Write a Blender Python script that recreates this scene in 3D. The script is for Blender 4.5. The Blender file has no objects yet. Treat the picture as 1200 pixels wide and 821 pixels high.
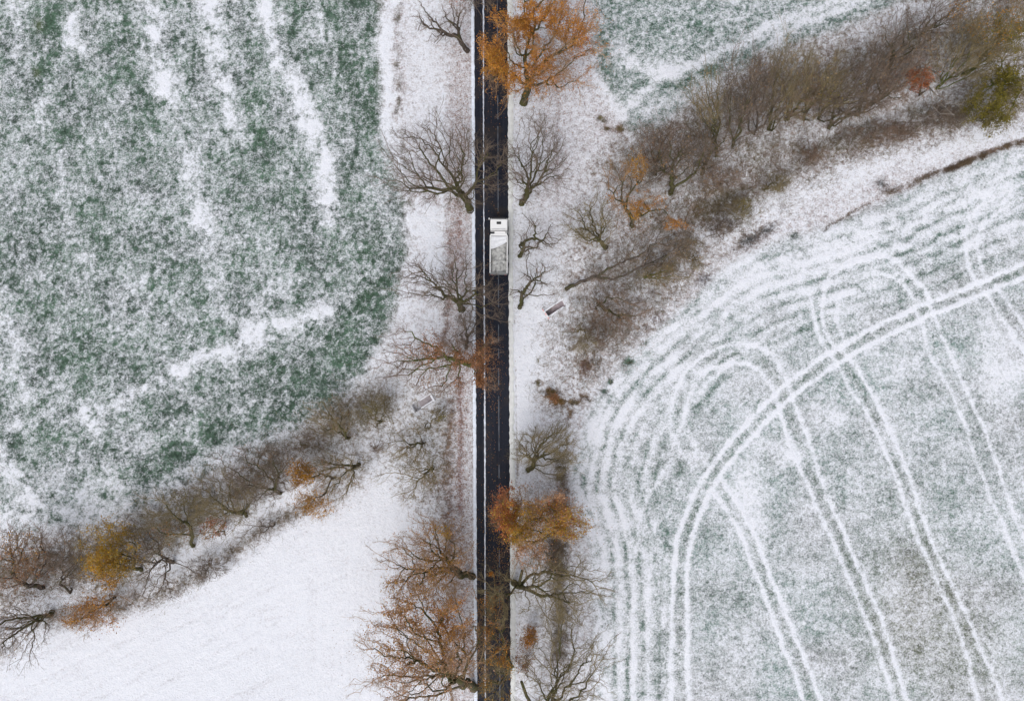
import bpy, math, random
import numpy as np
R = math.radians
random.seed(7)
C = bpy.context.scene.collection
SC = bpy.context.scene

# ------------------------------------------------------------------ camera, sky, sun
W0, H0, F0 = 1200.0, 821.0, 811.0
CAMH, TILT = 101.0, R(3.4)
cam_d = bpy.data.cameras.new('camera'); cam = bpy.data.objects.new('camera', cam_d); C.objects.link(cam)
cam.location = (0, 0, CAMH); cam.rotation_euler = (TILT, 0, 0)
cam_d.sensor_width = 36; cam_d.lens = 36 * F0 / W0; cam_d.clip_start = 1; cam_d.clip_end = 4000
SC.camera = cam
SUN_EL, SUN_ROT = R(58), R(200)
wd = bpy.data.worlds.new('World'); SC.world = wd; wd.use_nodes = True
nt = wd.node_tree; bg = nt.nodes['Background']
sky = nt.nodes.new('ShaderNodeTexSky'); sky.sky_type = 'NISHITA'; sky.sun_disc = False
sky.sun_elevation = SUN_EL; sky.sun_rotation = SUN_ROT; sky.air_density = 1.0; sky.dust_density = 4.0
hs = nt.nodes.new('ShaderNodeHueSaturation'); hs.inputs['Saturation'].default_value = 0.30
nt.links.new(sky.outputs[0], hs.inputs['Color']); nt.links.new(hs.outputs[0], bg.inputs[0])
bg.inputs[1].default_value = 0.14
sd = bpy.data.lights.new('sun', 'SUN'); sd.energy = 0.6; sd.angle = R(50); sd.color = (1.0, 0.975, 0.95)
sun = bpy.data.objects.new('sun', sd); C.objects.link(sun)
sun.rotation_euler = (math.pi/2 - SUN_EL, 0, math.pi - SUN_ROT)
SC.view_settings.view_transform = 'Standard'; SC.view_settings.look = 'None'
SC.view_settings.exposure = 0.30; SC.view_settings.gamma = 1; SC.view_settings.use_curve_mapping = False
SC.render.engine = 'CYCLES'

# ------------------------------------------------------------------ map helpers (survey of the place: map units <-> metres)
ct, st = math.cos(TILT), math.sin(TILT)
def P(px, py, z=0.0):
    x = (px-W0/2)/F0; y = -(py-H0/2)/F0; zz = -1.0
    y2 = y*ct - zz*st; z2 = y*st + zz*ct
    s = (z-CAMH)/z2
    return np.array([x*s, y2*s, z])
def inv(x, y):
    z = -CAMH
    yc = y*ct + z*st; zc = -y*st + z*ct
    return W0/2 + F0*x/(-zc), H0/2 - F0*yc/(-zc)

def prop(o, label=None, cat=None, group=None, kind=None):
    if label: o['label'] = label
    if cat: o['category'] = cat
    if group: o['group'] = group
    if kind: o['kind'] = kind
    return o
def empty(name, loc, label, cat, group=None, rz=0):
    o = bpy.data.objects.new(name, None); C.objects.link(o); o.location = loc; o.rotation_euler = (0, 0, rz)
    return prop(o, label, cat, group)
def mesh_np(name, V, Fq, mat=None, parent=None, cols=None, smooth=True, k=None):
    V = np.asarray(V, dtype=np.float32); Fq = np.asarray(Fq, dtype=np.int32)
    k = Fq.shape[1]; n = len(Fq)
    me = bpy.data.meshes.new(name)
    me.vertices.add(len(V)); me.vertices.foreach_set('co', V.ravel())
    me.loops.add(n*k); me.loops.foreach_set('vertex_index', Fq.ravel())
    me.polygons.add(n); me.polygons.foreach_set('loop_start', np.arange(0, n*k, k, dtype=np.int32))
    if smooth: me.polygons.foreach_set('use_smooth', np.ones(n, dtype=bool))
    me.update(calc_edges=True)
    if cols is not None:
        a = me.color_attributes.new('tone', 'FLOAT_COLOR', 'POINT')
        c4 = np.ones((len(V), 4), np.float32); c4[:, :cols.shape[1]] = cols
        a.data.foreach_set('color', c4.ravel())
    if mat: me.materials.append(mat)
    o = bpy.data.objects.new(name, me); C.objects.link(o)
    if parent: o.parent = parent
    return o

# ------------------------------------------------------------------ materials
def mat(name, col=(0.5,0.5,0.5), rough=0.8, spec=0.3, metal=0.0, noise=0.0, nscale=3.0, trans=0.0):
    m = bpy.data.materials.new(name); m.use_nodes = True
    b = m.node_tree.nodes['Principled BSDF']; N = m.node_tree.nodes; L = m.node_tree.links
    b.inputs['Base Color'].default_value = (*col, 1); b.inputs['Roughness'].default_value = rough
    b.inputs['Specular IOR Level'].default_value = spec; b.inputs['Metallic'].default_value = metal
    if noise > 0:
        tc = N.new('ShaderNodeTexCoord'); t = N.new('ShaderNodeTexNoise'); t.inputs['Scale'].default_value = nscale; t.inputs['Detail'].default_value = 5
        r = N.new('ShaderNodeMapRange'); r.inputs['To Min'].default_value = 1-noise; r.inputs['To Max'].default_value = 1+noise
        r.inputs['From Min'].default_value = .3; r.inputs['From Max'].default_value = .7
        mx = N.new('ShaderNodeVectorMath'); mx.operation = 'SCALE'; mx.inputs[0].default_value = col
        L.new(tc.outputs['Object'], t.inputs['Vector']); L.new(t.outputs['Fac'], r.inputs['Value']); L.new(r.outputs[0], mx.inputs['Scale']); L.new(mx.outputs[0], b.inputs['Base Color'])
    return m
def tone_mat(name, rough=0.8, spec=0.2, transm=0.0):
    m = bpy.data.materials.new(name); m.use_nodes = True
    N = m.node_tree.nodes; L = m.node_tree.links; b = N['Principled BSDF']
    a = N.new('ShaderNodeAttribute'); a.attribute_name = 'tone'
    L.new(a.outputs['Color'], b.inputs['Base Color']); b.inputs['Roughness'].default_value = rough; b.inputs['Specular IOR Level'].default_value = spec
    if transm > 0:
        tr = N.new('ShaderNodeBsdfTranslucent'); mix = N.new('ShaderNodeMixShader'); mix.inputs[0].default_value = transm
        L.new(a.outputs['Color'], tr.inputs['Color']); L.new(b.outputs[0], mix.inputs[1]); L.new(tr.outputs[0], mix.inputs[2])
        L.new(mix.outputs[0], N['Material Output'].inputs['Surface'])
    return m
def bark_mat(name, c1, c2, moss, mossamt):
    m = bpy.data.materials.new(name); m.use_nodes = True
    N = m.node_tree.nodes; L = m.node_tree.links; b = N['Principled BSDF']
    tc = N.new('ShaderNodeNewGeometry'); t = N.new('ShaderNodeTexNoise'); t.inputs['Scale'].default_value = 2.2; t.inputs['Detail'].default_value = 6
    L.new(tc.outputs['Position'], t.inputs['Vector'])
    mx = N.new('ShaderNodeMix'); mx.data_type = 'RGBA'; mx.inputs['A'].default_value = (*c1,1); mx.inputs['B'].default_value = (*c2,1)
    r = N.new('ShaderNodeMapRange'); r.inputs['From Min'].default_value = .35; r.inputs['From Max'].default_value = .65
    L.new(t.outputs['Fac'], r.inputs['Value']); L.new(r.outputs[0], mx.inputs['Factor'])
    t2 = N.new('ShaderNodeTexNoise'); t2.inputs['Scale'].default_value = 0.7; t2.inputs['Detail'].default_value = 4
    L.new(tc.outputs['Position'], t2.inputs['Vector'])
    r2 = N.new('ShaderNodeMapRange'); r2.inputs['From Min'].default_value = .62-mossamt*.4; r2.inputs['From Max'].default_value = .75-mossamt*.4
    L.new(t2.outputs['Fac'], r2.inputs['Value'])
    m2 = N.new('ShaderNodeMix'); m2.data_type = 'RGBA'; m2.inputs['B'].default_value = (*moss,1)
    L.new(mx.outputs['Result'], m2.inputs['A']); L.new(r2.outputs[0], m2.inputs['Factor'])
    L.new(m2.outputs['Result'], b.inputs['Base Color']); b.inputs['Roughness'].default_value = .9; b.inputs['Specular IOR Level'].default_value = .15
    return m

def ground_mat():
    m = bpy.data.materials.new('snow_dusted_ground'); m.use_nodes = True
    N = m.node_tree.nodes; L = m.node_tree.links; b = N['Principled BSDF']
    geo = N.new('ShaderNodeNewGeometry'); pos = geo.outputs['Position']
    def noise(scale, det=4, rough=.6, dist=0, off=0):
        t = N.new('ShaderNodeTexNoise'); t.inputs['Scale'].default_value = scale; t.inputs['Detail'].default_value = det
        t.inputs['Roughness'].default_value = rough; t.inputs['Distortion'].default_value = dist
        mp = N.new('ShaderNodeVectorMath'); mp.operation = 'ADD'; mp.inputs[1].default_value = (off, off*.7, 0)
        L.new(pos, mp.inputs[0]); L.new(mp.outputs[0], t.inputs['Vector']); return t.outputs['Fac']
    def math_(op, a, bb=None, clamp=False):
        n = N.new('ShaderNodeMath'); n.operation = op; n.use_clamp = clamp
        for i, v in enumerate((a, bb)):
            if v is None: continue
            if hasattr(v, 'links'): L.new(v, n.inputs[i])
            else: n.inputs[i].default_value = v
        return n.outputs[0]
    tone = N.new('ShaderNodeAttribute'); tone.attribute_name = 'tone'
    cov = N.new('ShaderNodeAttribute'); cov.attribute_name = 'cover'
    sep = N.new('ShaderNodeSeparateColor'); L.new(cov.outputs['Color'], sep.inputs[0])   # r: snow cover, g: clump contrast
    n1 = noise(4.2, 4, .7); n2 = noise(1.45, 4, .6, .5, 31); n3 = noise(.16, 3, .5, 0, 77)
    s = math_('ADD', math_('MULTIPLY', math_('SUBTRACT', n1, .5), 1.35), math_('MULTIPLY', math_('MULTIPLY', math_('SUBTRACT', n2, .5), 2.3), sep.outputs[1]))
    s = math_('ADD', s, math_('MULTIPLY', math_('SUBTRACT', n3, .5), .3))
    s = math_('ADD', s, sep.outputs[0])
    r = N.new('ShaderNodeMapRange'); r.interpolation_type = 'SMOOTHSTEP'; r.inputs['From Min'].default_value = .10; r.inputs['From Max'].default_value = .92
    L.new(s, r.inputs['Value'])
    # soil and plant colour varied by noise
    n4 = noise(1.7, 4, .6, 0, 11)
    r4 = N.new('ShaderNodeMapRange'); r4.inputs['From Min'].default_value = .3; r4.inputs['From Max'].default_value = .7; r4.inputs['To Min'].default_value = .45; r4.inputs['To Max'].default_value = 1.55
    L.new(n4, r4.inputs['Value'])
    vm = N.new('ShaderNodeVectorMath'); vm.operation = 'SCALE'; L.new(tone.outputs['Color'], vm.inputs[0]); L.new(r4.outputs[0], vm.inputs['Scale'])
    mx = N.new('ShaderNodeMix'); mx.data_type = 'RGBA'; L.new(r.outputs[0], mx.inputs['Factor']); L.new(vm.outputs[0], mx.inputs['A'])
    n5 = noise(2.0, 5, .7, 0, 5)
    cr = N.new('ShaderNodeMix'); cr.data_type = 'RGBA'; cr.inputs['A'].default_value = (.72,.74,.80,1); cr.inputs['B'].default_value = (.80,.81,.86,1)
    r5 = N.new('ShaderNodeMapRange'); r5.inputs['From Min'].default_value = .35; r5.inputs['From Max'].default_value = .65; L.new(n5, r5.inputs['Value'])
    L.new(r5.outputs[0], cr.inputs['Factor']); L.new(cr.outputs['Result'], mx.inputs['B'])
    L.new(mx.outputs['Result'], b.inputs['Base Color']); b.inputs['Roughness'].default_value = .85; b.inputs['Specular IOR Level'].default_value = .15
    bp = N.new('ShaderNodeBump'); bp.inputs['Strength'].default_value = .55; bp.inputs['Distance'].default_value = .25
    L.new(s, bp.inputs['Height']); L.new(bp.outputs[0], b.inputs['Normal'])
    return m
M_ground = ground_mat()

# ------------------------------------------------------------------ survey map of the ground
OX, OY, MW, MH = 160, 140, 1520, 1100           # map origin offset and size (one cell = one map unit)
YY, XX = np.mgrid[0:MH, 0:MW]; XX = XX - OX; YY = YY - OY
rs = np.random.RandomState(3)
def vnoise(x, y, s, seed=0):
    r = np.random.RandomState(abs(int(seed))); T = r.rand(64, 64)
    u = np.asarray(x)/s + 300.3; v = np.asarray(y)/s + 300.7
    i = np.floor(u).astype(int); j = np.floor(v).astype(int); fu = u-i; fv = v-j
    fu = fu*fu*(3-2*fu); fv = fv*fv*(3-2*fv)
    a = T[i % 64, j % 64]; b_ = T[(i+1) % 64, j % 64]; c = T[i % 64, (j+1) % 64]; d = T[(i+1) % 64, (j+1) % 64]
    return (a*(1-fu)+b_*fu)*(1-fv) + (c*(1-fu)+d*fu)*fv
def poly(pts):
    inside = np.zeros(XX.shape, bool); n = len(pts)
    for i in range(n):
        x0, y0 = pts[i]; x1, y1 = pts[(i+1) % n]
        if y0 == y1: continue
        c = ((YY+.01 > y0) != (YY+.01 > y1)) & (XX < (x1-x0)*(YY+.01-y0)/(y1-y0)+x0)
        inside ^= c
    return inside
def blur(A, r):
    A = A.astype(np.float32)
    for _ in range(2):
        for ax in (0, 1):
            pad = [(r+1, r) if a == ax else (0, 0) for a in (0, 1)]
            cs = np.cumsum(np.pad(A, pad, mode='edge'), axis=ax)
            A = (np.take(cs, range(2*r+1, cs.shape[ax]), axis=ax) - np.take(cs, range(0, cs.shape[ax]-2*r-1), axis=ax))/(2*r+1)
    return A
def spline(pts, step=5):
    p = [np.array(q[:2], float) for q in pts]; p = [2*p[0]-p[1]] + p + [2*p[-1]-p[-2]]; out = []
    for i in range(1, len(p)-2):
        n = max(2, int(np.linalg.norm(p[i+1]-p[i])/step))
        for k in range(n):
            t = k/n
            out.append(.5*((2*p[i]) + (-p[i-1]+p[i+1])*t + (2*p[i-1]-5*p[i]+4*p[i+1]-p[i+2])*t*t + (-p[i-1]+3*p[i]-3*p[i+1]+p[i+2])*t**3))
    out.append(p[-2]); return np.array(out)
def stroke(pts, w, wob=0, seed=0, smooth=True):
    """soft falloff mask (gaussian of distance) along a line"""
    q = spline(pts) if smooth else np.array(pts, float)
    if wob: q = q + np.stack([vnoise(q[:,0], q[:,1], 14, seed+1)-.5, vnoise(q[:,0], q[:,1], 14, seed+2)-.5], 1)*2*wob
    D = np.full(XX.shape, 1e6, np.float32); m = int(w*3+3)
    for a, b_ in zip(q[:-1], q[1:]):
        x0 = max(int(min(a[0], b_[0]))-m+OX, 0); x1 = min(int(max(a[0], b_[0]))+m+OX, MW)
        y0 = max(int(min(a[1], b_[1]))-m+OY, 0); y1 = min(int(max(a[1], b_[1]))+m+OY, MH)
        if x1 <= x0 or y1 <= y0: continue
        X = XX[y0:y1, x0:x1]-a[0]; Y = YY[y0:y1, x0:x1]-a[1]; d = b_-a; L2 = max(d@d, 1e-6)
        t = np.clip((X*d[0]+Y*d[1])/L2, 0, 1)
        dd = (X-t*d[0])**2 + (Y-t*d[1])**2
        D[y0:y1, x0:x1] = np.minimum(D[y0:y1, x0:x1], dd)
    return np.exp(-D/(2*(w*.5)**2))
def blob(x, y, rx, ry=None, ang=0):
    ry = ry or rx; c, s_ = math.cos(R(ang)), math.sin(R(ang))
    u = ((XX-x)*c+(YY-y)*s_)/rx; v = (-(XX-x)*s_+(YY-y)*c)/ry
    return np.exp(-(u*u+v*v)*1.2)

# region polygons
NW = [(-400,-400),(447,-400),(449,0),(446,60),(450,130),(462,190),(474,240),(478,300),(470,350),(452,398),(428,440),(392,478),(352,508),(305,532),(255,552),(205,580),(165,602),(110,618),(60,622),(-400,640)]
SW = [(-400,850),(-400,820),(0,782),(60,742),(135,728),(205,702),(262,668),(322,622),(372,602),(425,580),(448,560),(470,590),(500,612),(520,640),(524,1300),(-400,1300)]
NE = [(698,-400),(692,40),(697,85),(716,120),(735,152),(760,160),(800,128),(840,100),(900,62),(960,42),(1020,20),(1100,-20),(1200,-90),(1500,-300),(1500,-400)]
EA = [(697,1300),(696,720),(690,640),(668,570),(676,525),(690,480),(722,430),(770,385),(820,342),(850,312),(905,283),(962,268),(1030,240),(1100,205),(1200,168),(1700,30),(1700,1300)]
HB_L = [(-400,640),(60,622),(165,602),(255,552),(352,508),(428,440),(470,420),(530,430),(530,640),(500,612),(448,560),(372,602),(322,622),(262,668),(205,702),(135,728),(60,742),(0,782),(-400,850)]
HB_R = [(620,470),(625,400),(650,330),(665,270),(690,190),(735,152),(800,128),(900,62),(1020,20),(1200,-90),(1700,-300),(1700,30),(1200,150),(1100,165),(1040,185),(960,225),(905,262),(850,300),(820,335),(770,380),(722,425),(690,470),(660,500)]
mNW, mSW, mNE, mEA, mHL, mHR = [poly(p) for p in (NW, SW, NE, EA, HB_L, HB_R)]
REG = np.zeros(XX.shape, np.int8)
for i, mm in enumerate((mHL, mHR, mNW, mSW, mNE, mEA)): REG[mm] = i+1

S = np.full(XX.shape, .64, np.float32); G = np.full(XX.shape, .45, np.float32)
COL = np.zeros(XX.shape+(3,), np.float32); COL[:] = (.23,.165,.15)
def setr(mask, s, g, col, r=5):
    global S, G, COL
    w = blur(mask, r)
    S = S*(1-w)+s*w; G = G*(1-w)+g*w; COL = COL*(1-w[...,None])+np.array(col, np.float32)*w[...,None]
GREEN = (.066,.110,.080)
setr(mHL, .66, .75, (.19,.14,.095), 6); setr(mHR, .61, .8, (.20,.14,.105), 6)
setr(mNW, .405, .52, GREEN, 5); setr(mSW, .90, .16, (.36,.33,.35), 5)
setr(mNE, .46, .55, (.075,.13,.10), 5); setr(mEA, .54, .42, (.12,.165,.145), 4)
def add(mask, s=0, col=None, cw=1.0, g=None):
    global S, COL, G
    S = S + mask*s
    if col is not None:
        w = np.clip(mask*cw, 0, 1)[...,None]; COL = COL*(1-w)+np.array(col, np.float32)*w
    if g is not None: G = G*(1-mask)+g*mask
# large-scale drift of the cover
ga = R(-52); gu = XX*math.cos(ga)+YY*math.sin(ga); gv = -XX*math.sin(ga)+YY*math.cos(ga)
S += (vnoise(gu, gv*3.2, 9, 71)-.5)*.22*mNW*np.clip((YY-120)/200, .15, 1) + (vnoise(XX*2.6, YY+XX*.2, 12, 72)-.5)*.24*mNW*np.clip((330-YY)/200, 0, 1)
gu = XX*math.cos(R(-30))+YY*math.sin(R(-30)); gv = -XX*math.sin(R(-30))+YY*math.cos(R(-30))
S += (vnoise(gu, gv*3.0, 9, 73)-.5)*.22*mNE + (vnoise(gu, gv*5.0, 14, 74)-.5)*.12*mSW
S += (vnoise(XX, YY, 60, 5)-.5)*.10*mNW + (vnoise(XX, YY, 26, 6)-.5)*.16*mNW + (vnoise(XX, YY, 9, 61)-.5)*.16*(mNW|mNE) + ((vnoise(XX, YY, 10, 61)-.5)*.20+(vnoise(XX, YY, 34, 66)-.5)*.14)*mEA
COL = COL + ((vnoise(XX, YY, 40, 67)-.5)[...,None]*np.array([.06,.0,.02])*mEA[...,None]).astype(np.float32)
COL *= (1+(vnoise(XX, YY, 22, 62)-.5)[...,None]*np.array([.35,.5,.35])*mNW[...,None]).astype(np.float32)
# north-west field: wind-drifted white streaks, greener rim
for pts, w, a in [([(170,-20),(176,20),(184,60),(190,102)],17,.55),([(190,102),(205,139),(219,190),(234,262)],15,.33),
                  ([(246,-20),(252,40),(259,80),(272,140)],15,.5),([(313,-20),(321,44),(340,90),(362,146),(378,190),(384,262)],13,.55),([(362,120),(378,190),(382,230)],20,.25),
                  ([(332,-10),(336,40)],5,.3),([(374,0),(376,60)],5,.25),([(84,-10),(88,44),(100,56)],13,.5),([(20,-10),(24,55)],10,.3),
                  ([(66,180),(80,260),(100,300)],14,.25),([(40,60),(50,150)],12,.2),([(240,250),(250,330),(262,372)],15,.25),
                  ([(385,362),(348,374),(315,384),(290,396),(264,414),(234,422),(212,438)],12,.55),([(350,390),(300,402),(250,440)],20,.18),([(222,432),(180,452),(130,474),(70,486),(20,500)],13,.42),([(340,318),(310,338),(296,368),(288,392)],12,.2),
                  ([(-10,518),(8,548),(26,575),(40,590)],16,.5),([(92,480),(104,500),(106,508)],15,.45),([(-10,350),(10,380),(20,420)],16,.3),([(0,430),(40,470)],13,.2),
                  ([(378,488),(340,506),(300,520),(262,540)],11,.5),([(150,592),(110,606),(50,612),(0,612)],13,.38),([(60,560),(90,575),(130,565)],22,.22),([(250,540),(200,572),(165,596)],10,.3),([(0,600),(60,600),(140,575)],26,.18),
                  ([(470,-20),(457,10),(453,60),(453,130),(450,160)],9,.6),([(460,150),(478,230),(486,300),(470,362),(448,410),(410,458)],11,.3)]:
    add(stroke(pts, w*1.05, 6, int(pts[0][0])+500)*np.clip(-.1+1.65*(.55*vnoise(XX, YY, 11, 44)+.45*vnoise(XX, YY, 4.5, 46)), 0, 1.4), a*.86)
for pts, w, a in [([(402,60),(408,150),(412,230),(440,300),(430,350)],26,-.04),([(434,-20),(437,60),(438,140)],16,-.10),([(466,10),(467,60),(466,128)],9,-.42),([(462,150),(470,180),(476,240)],16,-.3),
                  ([(300,120),(310,170)],16,-.18),([(60,20),(62,60)],9,-.3),([(45,70),(46,110)],8,-.28),([(150,40),(155,90)],12,-.18),([(400,470),(420,430),(455,380)],18,-.14),([(340,480),(240,520),(160,560)],16,-.14),([(300,440),(360,420),(440,340)],34,-.12)]:
    add(stroke(pts, w, 3, int(pts[0][1])+900)*np.clip(2.2*vnoise(XX, YY, 9, 45)-.35, 0, 1.6), a*.75, (.05,.092,.058), .35)
add(blob(46,30,6,9)+blob(44,85,5,7), -.1, (.085,.10,.04), .6)
sp = np.clip(vnoise(XX, YY, 7.5, 64)*vnoise(XX+31, YY, 5.0, 65)*3.4-1.15, 0, 1)
S -= sp*.22*mNW; S -= sp*.10*mNE; COL *= (1-.15*sp*mNW)[...,None].astype(np.float32)
# left verge: snow at its outer side, faded grass and oak litter by the road
add(stroke([(500,-60),(500,160)],34,3,3), .12, (.3,.27,.27), .5)
add(stroke([(536,-60),(538,200),(538,560),(541,860)],30,0), -.10, (.27,.19,.165), .8)
add(stroke([(519,100),(519,260)],3,1)+stroke([(515,130),(514,200)],3,1), .25)
add(stroke([(505,255),(508,330)],18,2,8), .35); add(stroke([(526,275),(525,330),(524,400)],7,2.5,9)*(.2+1.1*vnoise(XX, YY, 6, 97)), -.34, (.17,.11,.09), .8)
add(stroke([(537,240),(537,330)],7,1,9), -.12, (.20,.11,.09), .7)
add(stroke([(505,360),(512,400)],22,4,8), .12)
add(stroke([(526,470),(525,540),(526,640)],8,2.5,9)*(.2+1.1*vnoise(XX, YY, 6, 96)), -.30, (.19,.12,.10), .8)
add(stroke([(540,450),(539,600)],4,1,9), -.22, (.22,.12,.11), .8)
add(blob(470,425,24,40,40), .22); add(blob(455,560,30,24), .2); add(blob(500,520,34,50), -.10, (.16,.14,.08), .6)
add(blob(508,570,16,20), -.2, (.15,.10,.08), .7)
# left hedge bank: long brown strips, white stream floor between
add(stroke([(-60,700),(60,722),(130,712),(205,688),(262,652),(318,616),(366,590)],10,3,61)*(.4+.8*vnoise(XX, YY, 7, 98)), -.24, (.15,.115,.08), .7)
add(stroke([(-60,660),(60,642),(130,625),(200,600),(270,560),(350,520),(420,470)],22,3,62), -.12, (.15,.11,.085), .6)
add(stroke([(0,715),(30,718),(80,700)],10,2), .3); add(stroke([(180,668),(240,640),(290,618)],12,2), .42); add(stroke([(300,600),(350,575)],10,2), .3)
add(stroke([(395,525),(360,540),(330,560)],9,2), .2)
# south-west field: faint drill lines
ang = R(-27); u = XX*math.sin(-ang)+YY*math.cos(ang)
S += mSW*((vnoise(u*1.0, (XX-YY)*.03, 3.2, 91)-.5)*.34*np.clip((430-XX)/150, 0, 1)+(vnoise(XX*1.0, YY*.04, 3.0, 92)-.5)*.25*np.clip((XX-330)/80, 0, 1))
# right verge
add(stroke([(606,-80),(606,200),(610,480),(612,900)],24,0), .10, (.25,.23,.2), .7)
add(stroke([(611,400),(610,520)],15,1,5), .45); add(stroke([(605,430),(606,560)],1.6,.4,5), -.5)
add(stroke([(620,20),(640,150),(650,250)],60,4,5), .0, (.22,.17,.17), .5)
add(stroke([(636,330),(640,420)],36,4,5), .22); add(blob(625,410,14,70), .2)
add(stroke([(653,60),(653,160),(654,230)],3,1,5), -.18)
add(stroke([(654,640),(654,700),(656,770)],13,3,5)+0, -.42, (.13,.10,.075), .9)
add(stroke([(658,560),(660,600)],10,3,5), -.35, (.13,.10,.075), .9)
add(blob(640,700,34,110), -.04, (.20,.18,.15), .7)
# ground tufts and bare patches near the field corner
for x, y, rx, ry, c, a in [(652,470,9,6,(.16,.09,.02),.75),(646,458,7,5,(.12,.08,.02),.7),(640,425,5,5,(.09,.08,.05),.5),(629,423,4,6,(.09,.09,.03),.6),(632,448,5,4,(.1,.09,.05),.6),
                    (738,424,6,4,(.05,.05,.03),.8),(716,447,5,4,(.05,.05,.03),.7),(707,459,5,4,(.05,.05,.05),.7),(672,472,14,4,(.12,.09,.05),.5),(687,466,6,4,(.10,.07,.05),.5),(667,486,4,6,(.14,.09,.05),.5),
                    (687,428,9,11,(.12,.07,.06),.5),(712,150,7,4,(.09,.07,.03),.7),(727,152,7,5,(.09,.07,.03),.7),(705,141,6,4,(.09,.08,.03),.5),(718,193,6,5,(.13,.09,.04),.5),
                    (877,282,22,9,(.07,.07,.07),.45),(900,268,16,7,(.07,.07,.07),.35),(826,328,12,9,(.09,.09,.10),.3),(932,277,9,4,(.06,.08,.07),.4),(1033,215,9,8,(.07,.07,.07),.35),(770,372,14,10,(.14,.1,.1),.2),
                    (1098,166,50,10,(.11,.07,.045),.3),(1010,178,60,12,(.13,.08,.06),.25),(832,246,40,16,(.12,.085,.045),.3)]:
    add(blob(x, y, rx, ry, -25 if rx > 14 else 0), -a, c, 1.0)
add(stroke([(700,92),(713,110),(728,140)],7,2), .3); add(stroke([(748,190),(700,250),(640,300)],30,4), .1)
add(stroke([(960,158),(930,185),(880,205)],14,3), .18); add(stroke([(990,140),(1100,120)],14,3), .15)
add(stroke([(715,105),(712,70),(712,0),(712,-60)],14,4,6), -.07)
add(stroke([(845,268),(905,240),(980,205),(1060,180),(1200,150)],22,4,8), .28)
# rim ditch line of the east field
add(stroke([(1420,95),(1200,166),(1150,182),(1100,203),(1066,216),(1030,230)],4.6,2.2,21)*(.2+1.0*vnoise(XX, YY, 8, 99))*np.clip((XX-1010)/110, 0, 1), -.62, (.12,.08,.06), 1)
add(stroke([(1022,238),(1002,247),(985,256),(968,267)],3.4,1.8,22)*(.35+.8*vnoise(XX, YY, 6, 95)), -.42, (.12,.09,.07), 1)
# north-east field: drill arcs
for pts, w, a in [([(730,130),(762,100),(800,82),(832,68),(880,45),(920,22),(980,0),(1040,-30)],8,.32),([(905,50),(940,30),(980,12),(1060,-20)],7,.34),
                  ([(722,50),(735,70),(760,84),(790,84)],13,.25),([(750,96),(790,100),(840,80)],6,-.2),([(760,130),(810,110),(850,98)],9,.2),([(1020,40),(1100,10),(1180,-40)],20,.15),([(860,-20),(900,-10)],26,.2)]:
    add(stroke(pts, w, 3, 333), a)
# east field: wheel tracks and drill rows
EAb = blur(mEA, 2)
edge = [(697,900),(697,720),(692,640),(676,580),(682,530),(698,480),(730,432),(780,386),(830,344),(880,312),(950,290),(1040,262),(1120,225),(1210,190),(1400,120)]
q = spline(edge, 4); tg = np.gradient(q, axis=0); nn = np.stack([-tg[:,1], tg[:,0]], 1); nn /= np.linalg.norm(nn, axis=1)[:,None]
for off, w, a in [(-10,9,.30),(-3,4,-.10),(4,8,.36),(9,3,-.12),(14,6,.38),(23,3,-.16),(30,6,.32),(39,3.5,-.18),(46,6,.28),(55,3.5,-.16),(62,7,.24),(72,3,-.12),(80,6,.16),(90,4,-.08)]:
    pts = q + nn*off
    fade = 1.0
    add(stroke(pts[::4], w, 1.5, 70+off)*EAb*np.clip(2.0*vnoise(XX, YY, 13, off)-.15, 0, 1.5)*(.75 if a > 0 else .9), a, (.07,.125,.095) if a < 0 else None, .8)
arcs = blur(mEA & (XX < 960) & (YY < 520), 20)
for k in range(6):
    add(stroke([(740+14*k,560),(760+12*k,500),(800+10*k,450),(850+8*k,410),(920,372+6*k),(1010,330+5*k)],5,1.5,300+k)*EAb, .10 if k % 2 else -.12)
T = []
add(stroke([(715,900),(718,700),(712,600),(722,520),(760,450),(830,385),(900,345),(1000,310)],50,3,12)*EAb, .05)
add(stroke([(783,490),(790,515),(812,548)],5,1,6)+stroke([(800,490),(812,520),(830,545)],5,1,6), .16)
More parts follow.
